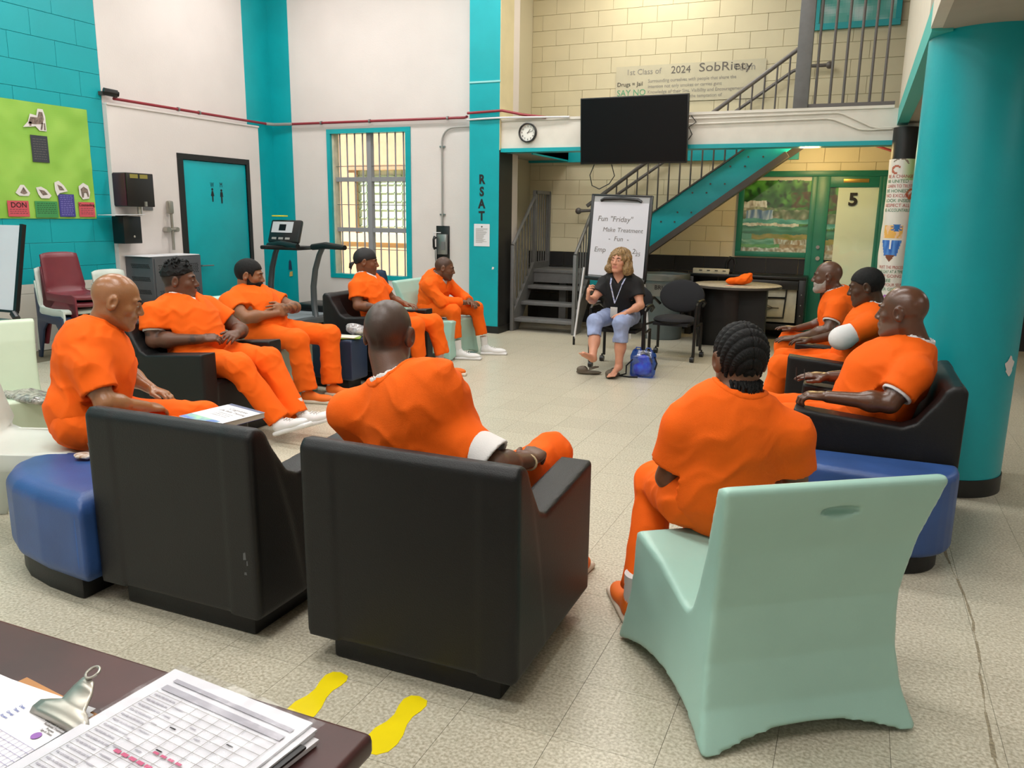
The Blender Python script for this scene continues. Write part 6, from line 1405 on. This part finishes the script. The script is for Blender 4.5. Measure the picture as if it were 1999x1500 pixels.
# J
person('young man with braided cornrows seen from behind on the mint chair', dict(P=(-.385, 2.74, .53), N=(-.325, 2.70, .90), H=(-.335, 2.74, 1.035), face=14, hyaw=30, hpitch=-3, hk=1.03, skin=sk['j'], bulk=1.02, vb=.0045, vs=.0075,
    SR=(-.145, 2.73, .795), SL=(-.495, 2.66, .80), ER=(-.13, 2.82, .62), WR=(-.25, 3.02, .58), hR=((-.6, .8, 0), (0, 0, 1), .4), EL=(-.545, 2.70, .60), WL=(-.50, 2.96, .56), hL=((.4, .9, 0), (0, 0, 1), .4),
    KR=(-.46, 3.14, .50), AR=(-.50, 3.20, .10), KL=(-.645, 2.97, .48), AL=(-.64, 2.74, .10), shoes=(((-.50, 3.16, 0), 25, 'slip', 0), ((-.635, 2.70, 0), 30, 'slip', 0)), hair='cornrows', seed=23, slv=.68, collar=1, fold=.006, fsc=50, tee=False))
# W
denim = mat('light_blue_denim', '8f9cc0', .8, var=.12, vscale=14, bump=.4, bscale=300)
blk = mat('black_jersey', '0d0c0f', .8, bump=.2, bscale=300)
WW = person('woman with blonde bob in black T-shirt and light blue cropped trousers, facing the group', dict(P=(-2.13, 7.80, .53), N=(-2.13, 7.68, .945), H=(-2.125, 7.62, 1.085), face=180, hyaw=168, hpitch=2, hroll=-3, hk=.97, skin=sk['w'], bulk=.98, shw=.165, brow=bpy.data.materials.get('desk') or hairblack,
    SR=(-2.29, 7.70, .85), SL=(-1.97, 7.70, .85), ER=(-2.37, 7.58, .69), WR=(-2.345, 7.34, .73), hR=((0.1, -.35, 1), (-.9, -.4, 0), .75, .08, 1.0), EL=(-1.90, 7.62, .66), WL=(-2.00, 7.42, .595), hL=((-.35, -.9, -.1), (0, 0, 1), .2, .25, .95), armb=.88,
    KR=(-2.25, 7.28, .52), AR=(-2.20, 7.10, .20), KL=(-1.99, 7.28, .52), AL=(-1.99, 7.28, .10), crop=.42, legb=.93, pantm=denim, shirtm=blk, neck='v', vdepth=.05, tee=False, slv=.58, seed=25, fold=.007, hair='bob',
    legskin=(((-2.23, 7.22, .40), (-2.20, 7.08, .20), (-2.24, 6.92, .26), 1), ((-1.99, 7.28, .38), (-2.0, 7.28, .10), (-2.02, 7.16, .045), -1))))
# lanyard and badge
lan = mat('lanyard_ribbon', '6f7fb8', .6, c2='e0dfe6', vscale=60)
obj('lanyard', MB().bar((-2.20, 7.615, .93), (-2.185, 7.535, .86), .014, .003).bar((-2.185, 7.535, .86), (-2.125, 7.50, .68), .014, .003).bar((-2.055, 7.615, .93), (-2.07, 7.535, .86), .014, .003).bar((-2.07, 7.535, .86), (-2.125, 7.50, .68), .014, .003), lan, WW, True, smooth=False)
obj('badge', MB().box(-2.16, -2.09, 7.475, 7.485, .545, .645), M['film'] if False else mat('badge_card', 'b9b6b2', .4), WW, True, bevel=.003)
tag(obj('coffee_cup', MB().lathe([(0, .0), (.028, 0), (.036, .10), (.038, .105), (.038, .11), (0, .115)], 20, (-2.385, 7.385, .745)), mat('dark_cup', '33302f', .4)), 'dark object held up beside the woman in her raised hand', 'cup') if False else None
# eyeglasses in the right man's hand
t = thing('eyeglasses', 'thin black folding eyeglasses held over the armrest by the right bald man', 'glasses', (-.25, 4.45, .68))
obj('frame', MB().tube([(-.24, 4.42, .66), (-.245, 4.43, .73)], .0025, 6).tube([(-.20, 4.44, .66), (-.205, 4.46, .72)], .0025, 6).tube([(-.245, 4.43, .67), (-.20, 4.45, .67)], .0025, 6), M['black'], t, True)
# workbook on the knees of the left man
t = thing('workbook', 'thick white paperback workbook on the knees of the left bald man', 'book', (-2.58, 2.62, .6))
Tw = Matrix.Translation((-2.62, 2.50, .612)) @ Matrix.Rotation(math.radians(-8), 4, 'Z') @ Matrix.Rotation(math.radians(3), 4, 'Y')
obj('pages', bx(Tw, 0, .215, .0, .275, 0, .022), mat('page_edges', 'd9d2c2', .8), t, True, smooth=False); obj('cover', bx(Tw, -.002, .217, -.002, .277, .0225, .024), M['paper'], t, True, smooth=False); obj('back_cover', bx(Tw, -.002, .217, -.002, .277, -.0015, 0), mat('book_violet', '3a3f7a', .5), t, True, smooth=False)
obj('cover_picture', bx(Tw, .0, .19, .0, .06, .0241, .0245), mat('cover_art', '5a74c0', .5, c2='9fd0a0', vscale=18), t, True, smooth=False); obj('cover_band', bx(Tw, .0, .215, .255, .277, .0241, .0245), mat('cover_band', '59607c', .5), t, True, smooth=False)
write('cover_title', 'Cognitive', .030, Tw @ Matrix.Translation((.12, .215, .0242)), M['greyink'], t, depth=.0003); write('cover_title', 'Life Skills Thinking', .022, Tw @ Matrix.Translation((.12, .18, .0242)), M['greyink'], t, depth=.0003)
for k in range(3): write('cover_text', 'a workbook for recovery', .010, Tw @ Matrix.Translation((.11, .15-k*.018, .0242)), M['faint'], t, depth=.0003)
tag(obj('wrist_band', MB().tube([(-1.03+.034*math.cos(a), 2.575+.01*math.sin(a)*0, .625+.03*math.sin(a)) for a in [k*2*math.pi/16 for k in range(17)]], .004, 6), mat('pale_band', 'cbb892', .6)), 'pale thin bracelet on the wrist of the foreground man', 'bracelet')
